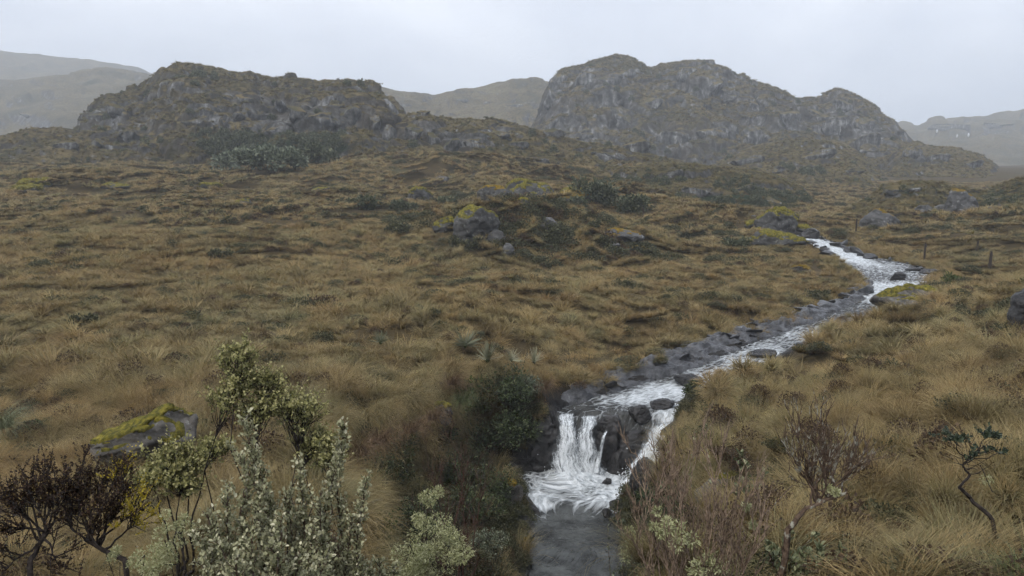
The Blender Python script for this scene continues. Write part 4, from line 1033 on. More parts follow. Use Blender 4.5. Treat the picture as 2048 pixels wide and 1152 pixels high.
def splash(parent, c, rad, h, n, seed):
    rs = R(seed); V0, F0 = ico(1)
    a = rs.uniform(0, 6.283, n); r_ = rad * np.abs(rs.normal(0, .55, n)); z = h * rs.exponential(.4, n) * np.exp(-(r_ / rad))
    pos = np.stack([c[0] + r_ * np.cos(a), c[1] + r_ * np.sin(a) * .7, c[2] + z], 1) - np.array(parent.location)
    s = rs.uniform(.004, .018, n)
    V = (pos[:, None] + V0[None] * s[:, None, None]).reshape(-1, 3); F = (F0[None] + (np.arange(n) * len(V0))[:, None, None]).reshape(-1, 3)
    o = obj('splash', mesh('splash', V, F, SPRAY, True), parent, kind='stuff')
SPRAY = M('spray', .4, .4); SPRAY.color((.82, .85, .87)); SPRAY = SPRAY.m
splash(wf, PZ(1145, 945, -7.98), .7, .6, 900, 3)
cs = obj('cascade', None, label='broken white cascade sliding down the right side of the rock step', cat='waterfall', loc=PZ(1270, 940, -8))
strand(cs, [(1345, 832, y + .55, 52), (1330, 850, y + .2, 56), (1318, 874, y - .12, 60), (1300, 905, y - .45, 64), (1278, 940, y - .85, 52), (1256, 966, y - 1.2, 44)], 8, .1, solid=.5)
strand(cs, [(1336, 868, y + .0, 22), (1322, 900, y - .45, 30), (1292, 940, y - .95, 30)], 9, .1, solid=.55)
splash(cs, PZ(1252, 962, -7.98), .4, .3, 200, 4)
# thin far falls on the right skyline hill
FARF = M('far_falling_water', .6, .3); FARF.color((.8, .82, .84)); FARF = FARF.m
for px, py, w, h, lb in ((1874, 262, 3, 7, 'tiny upper white fall on the misty far right hill'), (1914, 272, 2.4, 7, 'tiny middle white fall on the misty far right hill'), (1937, 270, 3, 9, 'tiny rightmost white fall on the misty far right hill')):
    Yf = 395.
    V, F = rock_shape(px, (w * Yf / FPX / 2, .5, h * Yf / FPX / 2), 2, 4, rough=.2)
    obj('far_waterfall', mesh('far_waterfall', V, F, FARF, True), label=lb, cat='waterfall', group='falls on the far hill', loc=P(px, py, Yf))
# ------------------------------------------------------------------ plants
def tubes(polys, sides=5):
    Vs, Fs = [], []; off = 0
    ang = np.arange(sides) * 2 * math.pi / sides
    for p, r in polys:
        p = np.asarray(p, float); n = len(p); r = np.asarray(r, float)
        d = np.gradient(p, axis=0); d /= (np.linalg.norm(d, axis=1)[:, None] + 1e-9)
        ref = np.array([.31, .9, .27]); a = np.cross(d, ref); a /= (np.linalg.norm(a, axis=1)[:, None] + 1e-9); b = np.cross(d, a)
        V = p[:, None] + r[:, None, None] * (np.cos(ang)[None, :, None] * a[:, None] + np.sin(ang)[None, :, None] * b[:, None])
        i = np.arange(n * sides).reshape(n, sides); j = np.roll(i, -1, 1)
        Fs.append(np.stack([i[:-1], j[:-1], j[1:], i[1:]], -1).reshape(-1, 4) + off); Vs.append(V.reshape(-1, 3)); off += n * sides
    return np.concatenate(Vs), np.concatenate(Fs)
def limb(rs, a, b, k=7, wob=.06, sag=0.0):
    a, b = np.asarray(a, float), np.asarray(b, float); t = np.linspace(0, 1, k)[:, None]
    L = np.linalg.norm(b - a)
    w = np.cumsum(rs.normal(0, 1, (k, 3)), 0); w -= w[0] + (w[-1] - w[0]) * t
    return a + (b - a) * t + w * wob * L / math.sqrt(k) + np.array([0, 0, 1]) * (4 * t * (1 - t)) * sag * L
def at(p, t):
    x = t * (len(p) - 1); i = min(int(x), len(p) - 2); f = x - i
    return p[i] * (1 - f) + p[i + 1] * f, p[i + 1] - p[i]
def unit(v): return v / (np.linalg.norm(v) + 1e-9)
def mat_bark(name, a, b, lichen=None):
    m = M(name, .9, .15); c = m.ramp(m.noise(40, 4), [(.35, a), (.65, b)])
    if lichen: c = m.mix(m.ramp(m.noise(18, 4), [(.55, 0), (.62, 1)]), c, lichen)
    m.color(c); m.bump(m.noise(90, 3), .6, .01); return m.m
BK_DARK = mat_bark('dark_bark', (.014, .011, .010), (.05, .04, .034))
BK_BROWN = mat_bark('brown_bark', (.045, .03, .022), (.13, .09, .062), (.27, .26, .21))
BK_RED = mat_bark('reddish_twig_bark', (.055, .028, .022), (.13, .075, .055))
BK_TAN = mat_bark('tan_twig_bark', (.10, .07, .05), (.30, .22, .155))
LF_SILVER = mat_leaf('silver_leaf', [(0, (.09, .095, .042)), (.35, (.23, .23, .12)), (.75, (.42, .405, .25)), (1, (.68, .63, .45))], .65, .2)
LF_OLIVE = mat_leaf('olive_cream_leaf', [(0, (.05, .055, .02)), (.3, (.15, .155, .055)), (.65, (.33, .31, .12)), (1, (.55, .49, .25))], .55, .25)
LF_BURG = mat_leaf('burgundy_scale_leaf', [(0, (.012, .009, .006)), (.5, (.032, .018, .012)), (.85, (.075, .04, .024)), (1, (.16, .11, .03))], .6, .1)
LF_YEL = mat_leaf('yellow_scale_leaf', [(0, (.17, .14, .012)), (.5, (.36, .27, .02)), (1, (.52, .42, .05))], .6, .2)
LF_LICH = mat_leaf('beard_lichen', [(0, (.22, .23, .10)), (.5, (.38, .385, .20)), (1, (.56, .55, .34))], .9, .2, .1)
LF_DARK = mat_leaf('dark_green_leaf', [(0, (.018, .026, .012)), (.5, (.05, .068, .028)), (.9, (.11, .135, .06)), (1, (.19, .20, .10))], .5, .15)
LF_TEAL = mat_leaf('teal_leaf', [(0, (.016, .026, .016)), (.5, (.04, .056, .034)), (1, (.10, .12, .07))], .45, .15)
LF_GREY = mat_leaf('grey_green_leaf', [(0, (.07, .085, .042)), (.5, (.16, .18, .095)), (1, (.33, .33, .19))], .55, .15)
LF_GREEN = mat_leaf('fresh_green_leaf', [(0, (.03, .045, .012)), (.5, (.06, .085, .022)), (1, (.12, .15, .04))], .5, .2)
LF_PALE = mat_leaf('pale_bush_leaf', [(0, (.06, .075, .045)), (.5, (.13, .15, .095)), (1, (.30, .32, .23))], .6, .15)
class Plant:
    def __init__(s, name, label, base, seed, cat='shrub', group=None):
        s.rs = R(seed); s.base = np.asarray(base, float); s.polys = []; s.lv = {}
        s.root = obj(name, None, label=label, cat=cat, group=group, loc=s.base)
    def branch(s, p, r0, r1): s.polys.append((p, np.linspace(r0, r1, len(p))))
    def leaf(s, key, p, d, n, size, hue=-1): s.lv.setdefault(key, []).append((p, d, n, size, hue))
    def spray(s, key, p, n, size, t0=.1, ang=.9, up=.35, jit=.01, young=False):
        """leaves along a shoot"""
        rs = s.rs
        for k in range(n):
            t = t0 + (1 - t0) * (k + rs.uniform(0, 1)) / n
            c, d = at(p, min(t, 1)); d = unit(d)
            o = rs.normal(size=3); o -= d * (o @ d); o = unit(o)
            s.leaf(key, c + rs.normal(0, jit, 3), d * math.cos(ang) + o * math.sin(ang) + [0, 0, up], o * -.3 + d + rs.normal(0, .25, 3), size * rs.uniform(.65, 1.25), (t ** 1.5 if young else -1))
    def puff(s, key, c, rad, n, size):
        rs = s.rs; d = rs.normal(size=(n, 3)); d /= np.linalg.norm(d, axis=1)[:, None]
        for k in range(n): s.leaf(key, c + d[k] * rad * rs.uniform(.2, 1) ** .6, d[k] + rs.normal(0, .5, 3), rs.normal(size=3), size * rs.uniform(.5, 1.3))
    def done(s, bark, mats, sides=5, partname='branches', widths=None):
        if s.polys:
            V, F = tubes(s.polys, sides); obj(partname, mesh(partname, V - s.base, F, bark, True), s.root)
        for key, L in s.lv.items():
            p, d, n, z, hu = [np.array([l[k] for l in L], float) for k in range(5)]
            V, F, tip, hue = leaf_mesh(p - s.base, d, n, z, (widths or {}).get(key, .34), s.rs)
            hue = np.where(np.repeat(hu, 7) >= 0, np.clip(.55 * np.repeat(hu, 7) + .45 * hue, 0, 1), hue)
            obj(key, mesh(key, V, F, mats[key], False, {'tip': tip, 'hue': hue}), s.root, kind='stuff' if len(L) > 300 else None)
        return s.root
def foot(px, Y, py=1000):
    a, b = ray(px, py); x = a * Y; return np.array([x, Y, gz(x, Y) - .05])
# --- silvery shrub: upright wands close to the camera
def wand_shrub(name, label, stems, base, seed, key, bark, mats, leaf=.036, shoots=34, slen=.2, sl=24, cat='shrub', r0=.011, width=.34, bare=.25):
    pl = Plant(name, label, base, seed, cat); rs = pl.rs
    for (px, py, Y) in stems:
        tip = P(px, py, Y); b = pl.base + rs.normal(0, .06, 3) * [1, 1, 0]
        p = limb(rs, b, tip, 9, .05, .03); L = np.linalg.norm(tip - b)
        # spread first, then rise
        p[1:-1, 0] += (tip[0] - b[0]) * .12 * np.sin(np.linspace(0, math.pi, 9))[1:-1]
        pl.branch(p, r0, .003)
        pl.spray(key, p, int(L * 30), leaf * .9, .5, .8, .35, young=True)
        ns = int(shoots * L)
        for k in range(ns):
            t = bare + (1 - bare) * (k + rs.uniform()) / ns
            c, d = at(p, t); o = rs.normal(size=3) * [1, 1, .2]; o = unit(o)
            ln = slen * (1.15 - t * .85) * rs.uniform(.5, 1.2)
            q = limb(rs, c, c + unit(unit(d) * .75 + o * .75 + [0, 0, .35]) * ln, 4, .08)
            pl.branch(q, .0035, .0015)
            pl.spray(key, q, max(6, int(sl * ln / .14)), leaf, .12, .85, .3, young=True)
    return pl.done(bark, mats, 5, widths={key: width})
S = lambda *a: a
wand_shrub('silver_shrub', 'tall silvery wand shrub at the bottom, its highest spire left of the others', [S(488, 842, 4.1), S(470, 900, 4.0), S(510, 905, 4.2), S(455, 975, 3.9), S(535, 990, 4.2), S(415, 1030, 3.8), S(385, 1070, 3.7)],
           foot(480, 4.0) , 501, 'foliage', BK_BROWN, {'foliage': LF_SILVER}, leaf=.022, shoots=52)
wand_shrub('silver_shrub', 'silvery wand shrub with two slim spires, beside the dark ravine', [S(690, 852, 4.5), S(602, 925, 4.3), S(732, 958, 4.4), S(672, 930, 4.4), S(640, 985, 4.2), S(575, 985, 4.2), S(705, 1035, 4.3), S(620, 1060, 4.1)],
           foot(640, 4.3), 502, 'foliage', BK_BROWN, {'foliage': LF_SILVER}, leaf=.023, shoots=50)
wand_shrub('silver_shrub', 'low silvery shrub filling the bottom edge between the taller wand shrubs', [S(560, 1040, 3.6), S(500, 1060, 3.6), S(440, 1085, 3.5), S(540, 1095, 3.5), S(600, 1110, 3.6), S(395, 1120, 3.5), S(655, 1105, 3.7), S(470, 1120, 3.4)],
           foot(520, 3.6), 503, 'foliage', BK_BROWN, {'foliage': LF_SILVER}, leaf=.022, shoots=50)
wand_shrub('silver_shrub', 'small pale shrub poking up at the bottom edge left of the lichen shrub', [S(760, 1122, 4.6), S(735, 1135, 4.6), S(790, 1130, 4.7)], foot(760, 4.6), 504, 'foliage', BK_BROWN, {'foliage': LF_SILVER}, leaf=.03, shoots=26)
# --- olive shrub: bare below, leafy tufts above
def tuft_shrub(name, label, tufts, base, seed, key, bark, mats, leaf=.03, cat='shrub', r0=.02, nsh=44, slen=.2, per=11):
    pl = Plant(name, label, base, seed, cat); rs = pl.rs
    for (px, py, Y, rad) in tufts:
        c = P(px, py, Y); p = limb(rs, pl.base + rs.normal(0, .05, 3) * [1, 1, 0], c, 9, .10, .02)
        pl.branch(p, r0, .004)
        for k in range(int(nsh * (rad / .25) ** 1.5) + 6):
            d = rs.normal(size=3); d[2] = abs(d[2]) * .9 + .1; d = unit(d)
            a0, _ = at(p, rs.uniform(.93, 1))
            e = c + d * rad * np.array([1, 1, .95]) * rs.uniform(.55, 1.08)
            q = limb(rs, a0, e, 5, .14); pl.branch(q, .004, .0015)
            pl.spray(key, q, per, leaf, .35, .9, .35, young=True)
            for h in range(2):
                e2 = e + rs.normal(0, rad * .28, 3); q2 = limb(rs, at(q, .6)[0], e2, 4, .1); pl.branch(q2, .0025, .001); pl.spray(key, q2, per, leaf, .3, .9, .35, young=True)
    return pl.done(bark, mats, 4, widths={key: .36})
tuft_shrub('olive_shrub', 'olive cream leaved shrub with bare dark stems standing above the silver shrubs', [(476, 712, 6.4, .17), (488, 768, 6.4, .2), (455, 800, 6.3, .17), (540, 775, 6.5, .17), (575, 812, 6.5, .22), (612, 822, 6.6, .17), (520, 830, 6.4, .2), (630, 885, 6.6, .22), (655, 910, 6.5, .16)],
           foot(545, 6.4), 510, 'foliage', BK_DARK, {'foliage': LF_OLIVE}, leaf=.026)
tuft_shrub('olive_shrub', 'low olive cream leaved shrub in front of the tilted boulder', [(340, 940, 7.0, .26), (300, 962, 7.0, .2), (385, 930, 7.1, .24), (430, 905, 7.0, .18), (360, 980, 6.9, .24)], foot(345, 7.0), 511, 'foliage', BK_DARK, {'foliage': LF_OLIVE}, leaf=.03)
# --- burgundy shrub with yellow tips
def scale_shrub(name, label, base, trunk, ends, seed):
    pl = Plant(name, label, base, seed); rs = pl.rs
    fork = [P(*t) for t in trunk]; prev = pl.base
    pts_ = [pl.base] + fork
    p = np.concatenate([limb(rs, pts_[k], pts_[k + 1], 5, .05) for k in range(len(pts_) - 1)]); pl.branch(p, .022, .014)
    for (px, py, Y, kind) in ends:
        e = P(px, py + 28, Y); a0 = at(p, rs.uniform(.75, 1))[0]
        q = limb(rs, a0, e, 8, .09, .05); pl.branch(q, .009, .003)
        for k in range(12):
            t = rs.uniform(.45, 1); c, d = at(q, t); dd = unit(unit(d) + rs.normal(0, .6, 3) + [0, 0, .5])
            ln = rs.uniform(.08, .2); s2 = limb(rs, c, c + dd * ln, 4, .08); pl.branch(s2, .004, .002)
            key = 'yellow_foliage' if (kind == 1 and t > .8) or (kind == 2 and rs.uniform() < .8) else 'foliage'
            for h in range(4):
                s3 = limb(rs, at(s2, rs.uniform(.3, 1))[0], at(s2, 1)[0] + rs.normal(0, .035, 3) + [0, 0, .03], 3, .05)
                pl.spray(key, s3, 16, .013, 0, .6, .3, .003)
    return pl.done(BK_DARK, {'foliage': LF_BURG, 'yellow_foliage': LF_YEL}, 5, widths={'foliage': .4, 'yellow_foliage': .4})
scale_shrub('scale_leaf_shrub', 'dark burgundy shrub with bright yellow tips at the bottom left', foot(330, 4.6), [(250, 1120, 4.7), (170, 1078, 4.8)],
            [(232, 925, 4.9, 1), (262, 905, 4.9, 0), (285, 985, 4.8, 2), (195, 960, 4.9, 0), (215, 985, 4.7, 0), (250, 960, 4.9, 0), (150, 1000, 4.8, 0), (180, 930, 4.9, 0), (275, 1015, 4.8, 2), (235, 1000, 4.8, 0), (130, 1020, 4.8, 0), (205, 1020, 4.7, 0)], 520)
scale_shrub('scale_leaf_shrub', 'dark burgundy shrub without yellow tips in the bottom left corner', foot(20, 4.5), [(60, 1120, 4.6), (98, 1060, 4.7)],
            [(15, 965, 4.7, 0), (60, 935, 4.8, 0), (90, 925, 4.8, 0), (130, 935, 4.8, 0), (160, 915, 4.9, 0), (110, 975, 4.7, 0), (35, 985, 4.7, 0), (70, 975, 4.7, 0), (140, 965, 4.8, 0), (40, 1030, 4.6, 0), (115, 1100, 4.6, 0), (10, 1110, 4.5, 0)], 521)
# --- bare twiggy bushes
def twig_bush(name, label, base, ends, seed, bark, r0=.014, lichen=(), leaves=None, mats=None, twigs=10, depth=2, tw=.28, leafn=0, leaf=.05, cat='shrub', forks=None, lsize=.022):
    pl = Plant(name, label, base, seed, cat); rs = pl.rs
    main = []
    if forks:
        fp = [pl.base] + [P(*f) for f in forks]
        fp = np.concatenate([limb(rs, fp[k], fp[k + 1], 6, .05)[(1 if k else 0):] for k in range(len(fp) - 1)]); pl.branch(fp, r0 * 1.5, r0 * .7)
    for (px, py, Y) in ends:
        e = P(px, py, Y); s0 = at(fp, rs.uniform(.45, 1))[0] if forks else pl.base + rs.normal(0, .04, 3) * [1, 1, 0]
        q = limb(rs, s0, e, 9, .10, -.03); pl.branch(q, r0 * (.55 if forks else 1), .003); main.append(q)
        lvl = [q]
        for dpt in range(depth):
            nxt = []
            for b in lvl:
                for k in range(twigs if dpt == 0 else max(2, twigs // 3)):
                    c, d = at(b, rs.uniform(.3, 1)); o = rs.normal(size=3); dd = unit(unit(d) * .9 + unit(o) * .55 + [0, 0, .45])
                    ln = tw * (.6 ** dpt) * rs.uniform(.5, 1.2)
                    w = limb(rs, c, c + dd * ln, 5, .10, -.03); pl.branch(w, .0042 * (.7 ** dpt), .0016); nxt.append(w)
            lvl = nxt
        if leafn:
            for b in lvl + [q]:
                pl.spray('leaves', b, leafn, leaf, .75, .8, .3)
    for (px, py, Y, rad, n) in lichen:
        c = P(px, py, Y)
        k = min(range(len(pl.polys)), key=lambda i: np.linalg.norm(pl.polys[i][0][-1] - c))
        for h in range(max(1, n // 90)):
            cc = c + rs.normal(0, rad * .55, 3); pl.puff('lichen', cc, rad * .5, 90, lsize)
        pl.branch(limb(rs, pl.polys[k][0][-1] if np.linalg.norm(pl.polys[k][0][-1] - c) < .5 else c + [0, 0, -.3], c, 5, .1), .004, .002)
    mm = {'lichen': LF_LICH}; mm.update(mats or {})
    return pl.done(bark, mm, 4, widths={'lichen': .16, 'leaves': .26})
twig_bush('twig_bush', 'bare tan twig bush hung with pale lichen, in front of the pool on the right', foot(1412, 4.3), [(1285, 960, 4.47), (1310, 930, 4.56), (1345, 905, 4.56), (1380, 900, 4.47), (1420, 925, 4.47), (1455, 945, 4.39), (1500, 985, 4.39), (1530, 1015, 4.30), (1300, 1010, 4.30), (1360, 960, 4.30), (1470, 1010, 4.21), (1270, 905, 4.64)], 530, BK_TAN, .011,
          lichen=[(1355, 1075, 4.30, .09, 500), (1330, 1040, 4.30, .05, 200), (1430, 1120, 4.30, .09, 400), (1320, 1055, 4.30, .05, 200), (1405, 1145, 4.30, .1, 300), (1500, 1030, 4.30, .04, 150)], twigs=18, tw=.26)
twig_bush('twig_bush', 'leaning bare branch with upright tan twigs on the right bank', foot(1545, 4.4), [(1625, 880, 4.67), (1598, 860, 4.67), (1650, 870, 4.67), (1680, 905, 4.76), (1700, 935, 4.67), (1750, 905, 4.76), (1615, 935, 4.59), (1660, 930, 4.59), (1580, 900, 4.67), (1640, 835, 4.76), (1710, 890, 4.76)], 531, BK_BROWN, .016,
          forks=[(1575, 1060, 4.51), (1610, 1018, 4.55), (1650, 1000, 4.59), (1695, 985, 4.59)], lichen=[(1652, 985, 4.55, .05, 220), (1500, 1050, 4.43, .04, 120)], twigs=10, tw=.2)
twig_bush('twig_bush', 'reddish bare twig bush on the shaded ravine side left of the pool', foot(905, 11.5), [(850, 925, 11.5), (870, 890, 11.6), (900, 875, 11.6), (930, 905, 11.6), (950, 940, 11.5), (880, 960, 11.4), (965, 990, 11.4), (840, 975, 11.4), (915, 950, 11.5)], 532, BK_RED, .016, twigs=11, tw=.5)
twig_bush('lichen_shrub', 'shrub draped in pale green lichen at the bottom, left of the pool', foot(862, 5.2), [(870, 985, 5.4), (850, 1010, 5.3), (905, 1045, 5.3), (895, 1090, 5.2), (820, 1090, 5.2), (845, 1060, 5.2), (915, 1030, 5.3)], 533, BK_DARK, .012,
          lichen=[(868, 1000, 5.35, .07, 600), (855, 1040, 5.3, .09, 900), (900, 1070, 5.25, .12, 1300), (875, 1100, 5.2, .13, 1500), (830, 1110, 5.2, .12, 1300), (850, 1145, 5.2, .14, 1300), (905, 1110, 5.2, .09, 700), (800, 1140, 5.2, .09, 700)], twigs=7, tw=.2, lsize=.02)
twig_bush('lichen_shrub', 'pale lichen draped shrub left of the silver shrubs at the bottom edge', foot(320, 4.4), [(350, 1045, 4.6), (330, 1080, 4.5), (210, 1100, 4.5), (370, 1075, 4.5), (290, 1110, 4.4), (240, 1125, 4.4)], 534, BK_DARK, .01,
          lichen=[(348, 1060, 4.55, .06, 500), (335, 1095, 4.5, .09, 900), (318, 1130, 4.4, .1, 900), (215, 1112, 4.5, .05, 350), (275, 1130, 4.4, .07, 500)], twigs=6, tw=.18, lsize=.018)
twig_bush('leafy_sapling', 'sapling with grey green lance leaves above the lichened boulder', foot(1520, 6.2), [(1490, 920, 6.4), (1530, 945, 6.3), (1470, 915, 6.4)], 535, BK_TAN, .008, twigs=4, depth=1, tw=.14, leafn=8, leaf=.05, mats={'leaves': LF_GREY})
twig_bush('leafy_sapling', 'thin sapling with upright pale leaves in front of the cascade', foot(1360, 6.6), [(1345, 862, 6.8), (1390, 858, 6.8), (1410, 862, 6.8), (1338, 880, 6.7)], 536, BK_TAN, .007, twigs=3, depth=1, tw=.12, leafn=7, leaf=.048, mats={'leaves': LF_GREY})
twig_bush('grey_leaf_shrub', 'grey green broad leaved shrub at the bottom edge right of the bare bush', foot(1590, 4.5), [(1565, 1085, 4.6), (1600, 1105, 4.6), (1640, 1110, 4.6), (1670, 1120, 4.7), (1545, 1120, 4.5), (1615, 1130, 4.5), (1580, 1130, 4.5)], 537, BK_BROWN, .009, twigs=6, depth=1, tw=.14, leafn=14, leaf=.04, mats={'leaves': LF_GREY})
twig_bush('pool_side_shrub', 'small yellow green shrub over grey twigs at the right side of the pool', foot(1255, 9.0), [(1235, 1045, 9.2), (1215, 1050, 9.2), (1265, 1055, 9.1), (1280, 1065, 9.1), (1245, 1070, 9.1)], 538, BK_BROWN, .012, twigs=7, depth=1, tw=.22, leafn=16, leaf=.05, mats={'leaves': LF_PALE}, lichen=[(1262, 1110, 9.0, .14, 500), (1275, 1085, 9.0, .1, 300)])
# --- contorted little tree on the right
def bonsai():
    pl = Plant('contorted_shrub', 'contorted dark stemmed shrub with two teal leaf pads on the right bank', foot(2010, 5.8), 540); rs = pl.rs
    tr = [pl.base, P(1985, 1040, 5.8), P(1940, 995, 5.9), P(1918, 975, 5.9)]
    p = np.concatenate([limb(rs, tr[k], tr[k + 1], 6, .06) for k in range(3)]); pl.branch(p, .02, .014)
    a = [p[-1], P(1940, 950, 6.0), P(1925, 930, 6.0), P(1945, 915, 6.0), P(1960, 900, 6.0)]
    q = np.concatenate([limb(rs, a[k], a[k + 1], 5, .06) for k in range(4)]); pl.branch(q, .011, .006)
    for (px, py, n, rad) in [(1908, 872, 12, .13), (1975, 865, 10, .11), (1950, 905, 5, .12), (1990, 900, 4, .1)]:
        c = P(px, py, 6.0); s0 = at(q, rs.uniform(.5, 1))[0]; l_ = limb(rs, s0, c + [0, 0, -.04], 6, .1); pl.branch(l_, .006, .003)
        for k in range(n):
            e = c + rs.normal(0, 1, 3) * [rad * .7, rad * .7, rad * .22]; w = limb(rs, l_[-1], e, 4, .1); pl.branch(w, .0025, .001)
            pl.spray('foliage', w, 16, .03, .3, .8, .4)
    for k in range(26):
        c, d = at(q, rs.uniform(0, 1)); w = limb(rs, c, c + unit(rs.normal(size=3) + [0, 0, .4]) * rs.uniform(.1, .3), 5, .12); pl.branch(w, .003, .001)
    w = limb(rs, P(1960, 930, 6), P(1985, 985, 5.9), 6, .08); pl.branch(w, .004, .004); pl.puff('lichen', P(1972, 960, 5.95), .05, 120, .015)
    pl.done(BK_DARK, {'foliage': LF_TEAL, 'lichen': LF_LICH}, 5, widths={'lichen': .2})
bonsai()
# --- spiky rosettes
def rosette(px, py, rad, label, seed, Y=None, upright=.0):
    b = hit(px, py) if Y is None else P(px, py, Y)
    rs = R(seed); o = obj('rosette_plant', None, label=label, cat='rosette plant', loc=b + [0, 0, rad * .25 + .32])
    n = 60; mats = LF_ROS
    V, F, tip, hue = blade_clump(seed, 1, rad * 1.25, .001, .0, .25, rad * .11, 3)
    V = V.copy(); me = mesh('leaf', V, F, mats, False, {'tip': tip, 'hue': hue})
    for k in range(n):
        l_ = obj('leaf', me, o); el = rs.uniform(.05, 1.5); l_.rotation_euler = (0, 1.57 - el, rs.uniform(0, 6.283)); s = rs.uniform(.75, 1.1); l_.scale = (1, s, s)
    V, F = rock_shape(seed, (rad * .14, rad * .14, rad * .16), 2, 3); obj('heart', mesh('heart', V, F, ROS_H, True), o)
LF_ROS = mat_leaf('spiky_leaf', [(0, (.13, .14, .085)), (1, (.33, .32, .21))], .5, .15)
ROS_H = M('rosette_heart', .8); ROS_H.color((.05, .06, .025)); ROS_H = ROS_H.m
rosette(932, 722, .48, 'spiky rosette standing highest on the grass above the ravine', 601)
rosette(975, 752, .48, 'spiky rosette on the brink directly above the dark ravine bushes', 602)
rosette(762, 716, .42, 'flattened spiky rosette alone in the grass left of the others', 603)
rosette(1022, 750, .36, 'small spiky rosette between the brink rosette and the stream', 604)
rosette(1068, 752, .38, 'spiky rosette nearest the stream among its neighbours', 605)
# --- bushes as rounded leafy masses
def leafy_bush(name, px, py, wpx, hpx, label, seed, mat, Y=None, leaf=.05, n=1500, lobes=6, cat='bush', group=None, bark=None):
    """foot at (px, py); a few stems and lobes of leaves"""
    b = hit(px, py, 8.0)
    s = b[1] / FPX; w, h = wpx * s / 2, hpx * s
    pl = Plant(name, label, b, seed, cat, group); rs = pl.rs
    for k in range(lobes):
        c = b + np.array([rs.uniform(-.75, .75) * w, rs.uniform(-.6, .6) * w, h * rs.uniform(.3, .78)])
        r_ = min(w, h) * rs.uniform(.32, .55)
        q = limb(rs, b + rs.normal(0, .08, 3) * w, c, 5, .1); pl.branch(q, max(.006, h * .012), max(.003, h * .004))
        for j in range(n // lobes):
            d = rs.normal(size=3); d = unit(d); rr_ = r_ * (rs.uniform(.35, 1.1) + .25 * math.sin(d[0] * 7 + k) * math.sin(d[2] * 6))
            pl.leaf('foliage', c + d * rr_ * np.array([1.1, 1, 1]), d + rs.normal(0, .6, 3) + [0, 0, .4], rs.normal(size=3), leaf * rs.uniform(.6, 1.3))
        for j in range(10):
            d = unit(rs.normal(size=3) + [0, 0, .6]); pl.branch(limb(rs, c, c + d * r_ * 1.15, 4, .12), .005, .002)
    return pl.done(bark or BK_DARK, {'foliage': mat}, 4, widths={'foliage': .3})
for k, (px, py, w, h, Y, lb, mt, lf, n) in enumerate([
    (985, 930, 120, 110, 18.3, 'big dark green bush on the ravine wall left of the waterfall', LF_DARK, .07, 2600),
    (930, 860, 80, 90, 17.6, 'green bush with long leaves under the ravine rim', LF_GREEN, .09, 1300),
    (1040, 905, 66, 70, 19.0, 'dark bush hanging beside the waterfall', LF_DARK, .06, 1300),
    (1000, 800, 110, 60, 19.3, 'dusky bush on the brink below the rosettes', LF_DARK, .07, 1500),
    (1075, 800, 60, 46, 19.6, 'small dusky bush on the brink by the stream', LF_PALE, .06, 700),
    (770, 1010, 130, 120, 13.0, 'blackish green shrub on the near ravine slope behind the silver shrubs', LF_DARK, .05, 2600),
    (830, 1100, 110, 110, 11.5, 'dark green shrub low in the ravine behind the lichen shrub', LF_DARK, .05, 2200),
    (740, 1130, 90, 110, 10.5, 'green undergrowth bush at the foot of the ravine slope', LF_GREEN, .04, 1800),
    (960, 1060, 90, 90, 14.0, 'dusky shrub right of the reddish twig bush', LF_DARK, .05, 1700),
    (985, 1140, 80, 80, 12.8, 'grey green shrub at the pool outflow on the left', LF_PALE, .04, 1300),
    (880, 1150, 120, 90, 10.8, 'brownish dead shrub at the bottom of the ravine', BROWNC, .04, 1800),
    (1330, 1060, 90, 90, 12.6, 'dark bush on the right bank behind the bare lichened bush', LF_DARK, .05, 1500),
    (1380, 800, 40, 36, 19.0, 'small dark heath bush overhanging the stream on the right bank', LF_DARK, .06, 600),
    (850, 905, 90, 60, 15.2, 'rusty dead bush at the head of the shaded ravine', BROWNC, .05, 1300),
    (790, 930, 80, 70, 13, 'near black bush right under the biggest rust brown tuft', LF_DARK, .05, 1600),
    (880, 920, 70, 70, 13, 'dark leafy bush under the middle of the ravine rim', LF_DARK, .06, 1500),
    (920, 985, 90, 70, 13, 'olive dark bush between the reddish twig bush and the big dark green bush', LF_DARK, .05, 1500),
    (990, 1020, 80, 70, 13, 'dark bush growing against the orange mossed rock wall', LF_DARK, .05, 1400),
    (720, 1050, 90, 90, 13, 'dark bush at the left end of the ravine slope', LF_DARK, .05, 1700),
    (1310, 1010, 60, 50, 13, 'low dark bush under the dark rounded boulder by the pool', LF_DARK, .05, 900),
    (1350, 935, 60, 44, 13, 'brown heath bush right of the side cascade', BROWNC, .05, 900),
    ]):
    leafy_bush('ravine_bush', px, py, w * 1.2, h * 1.15, lb, 700 + k, mt, Y, lf * .9, int(n * 1.3), 8)
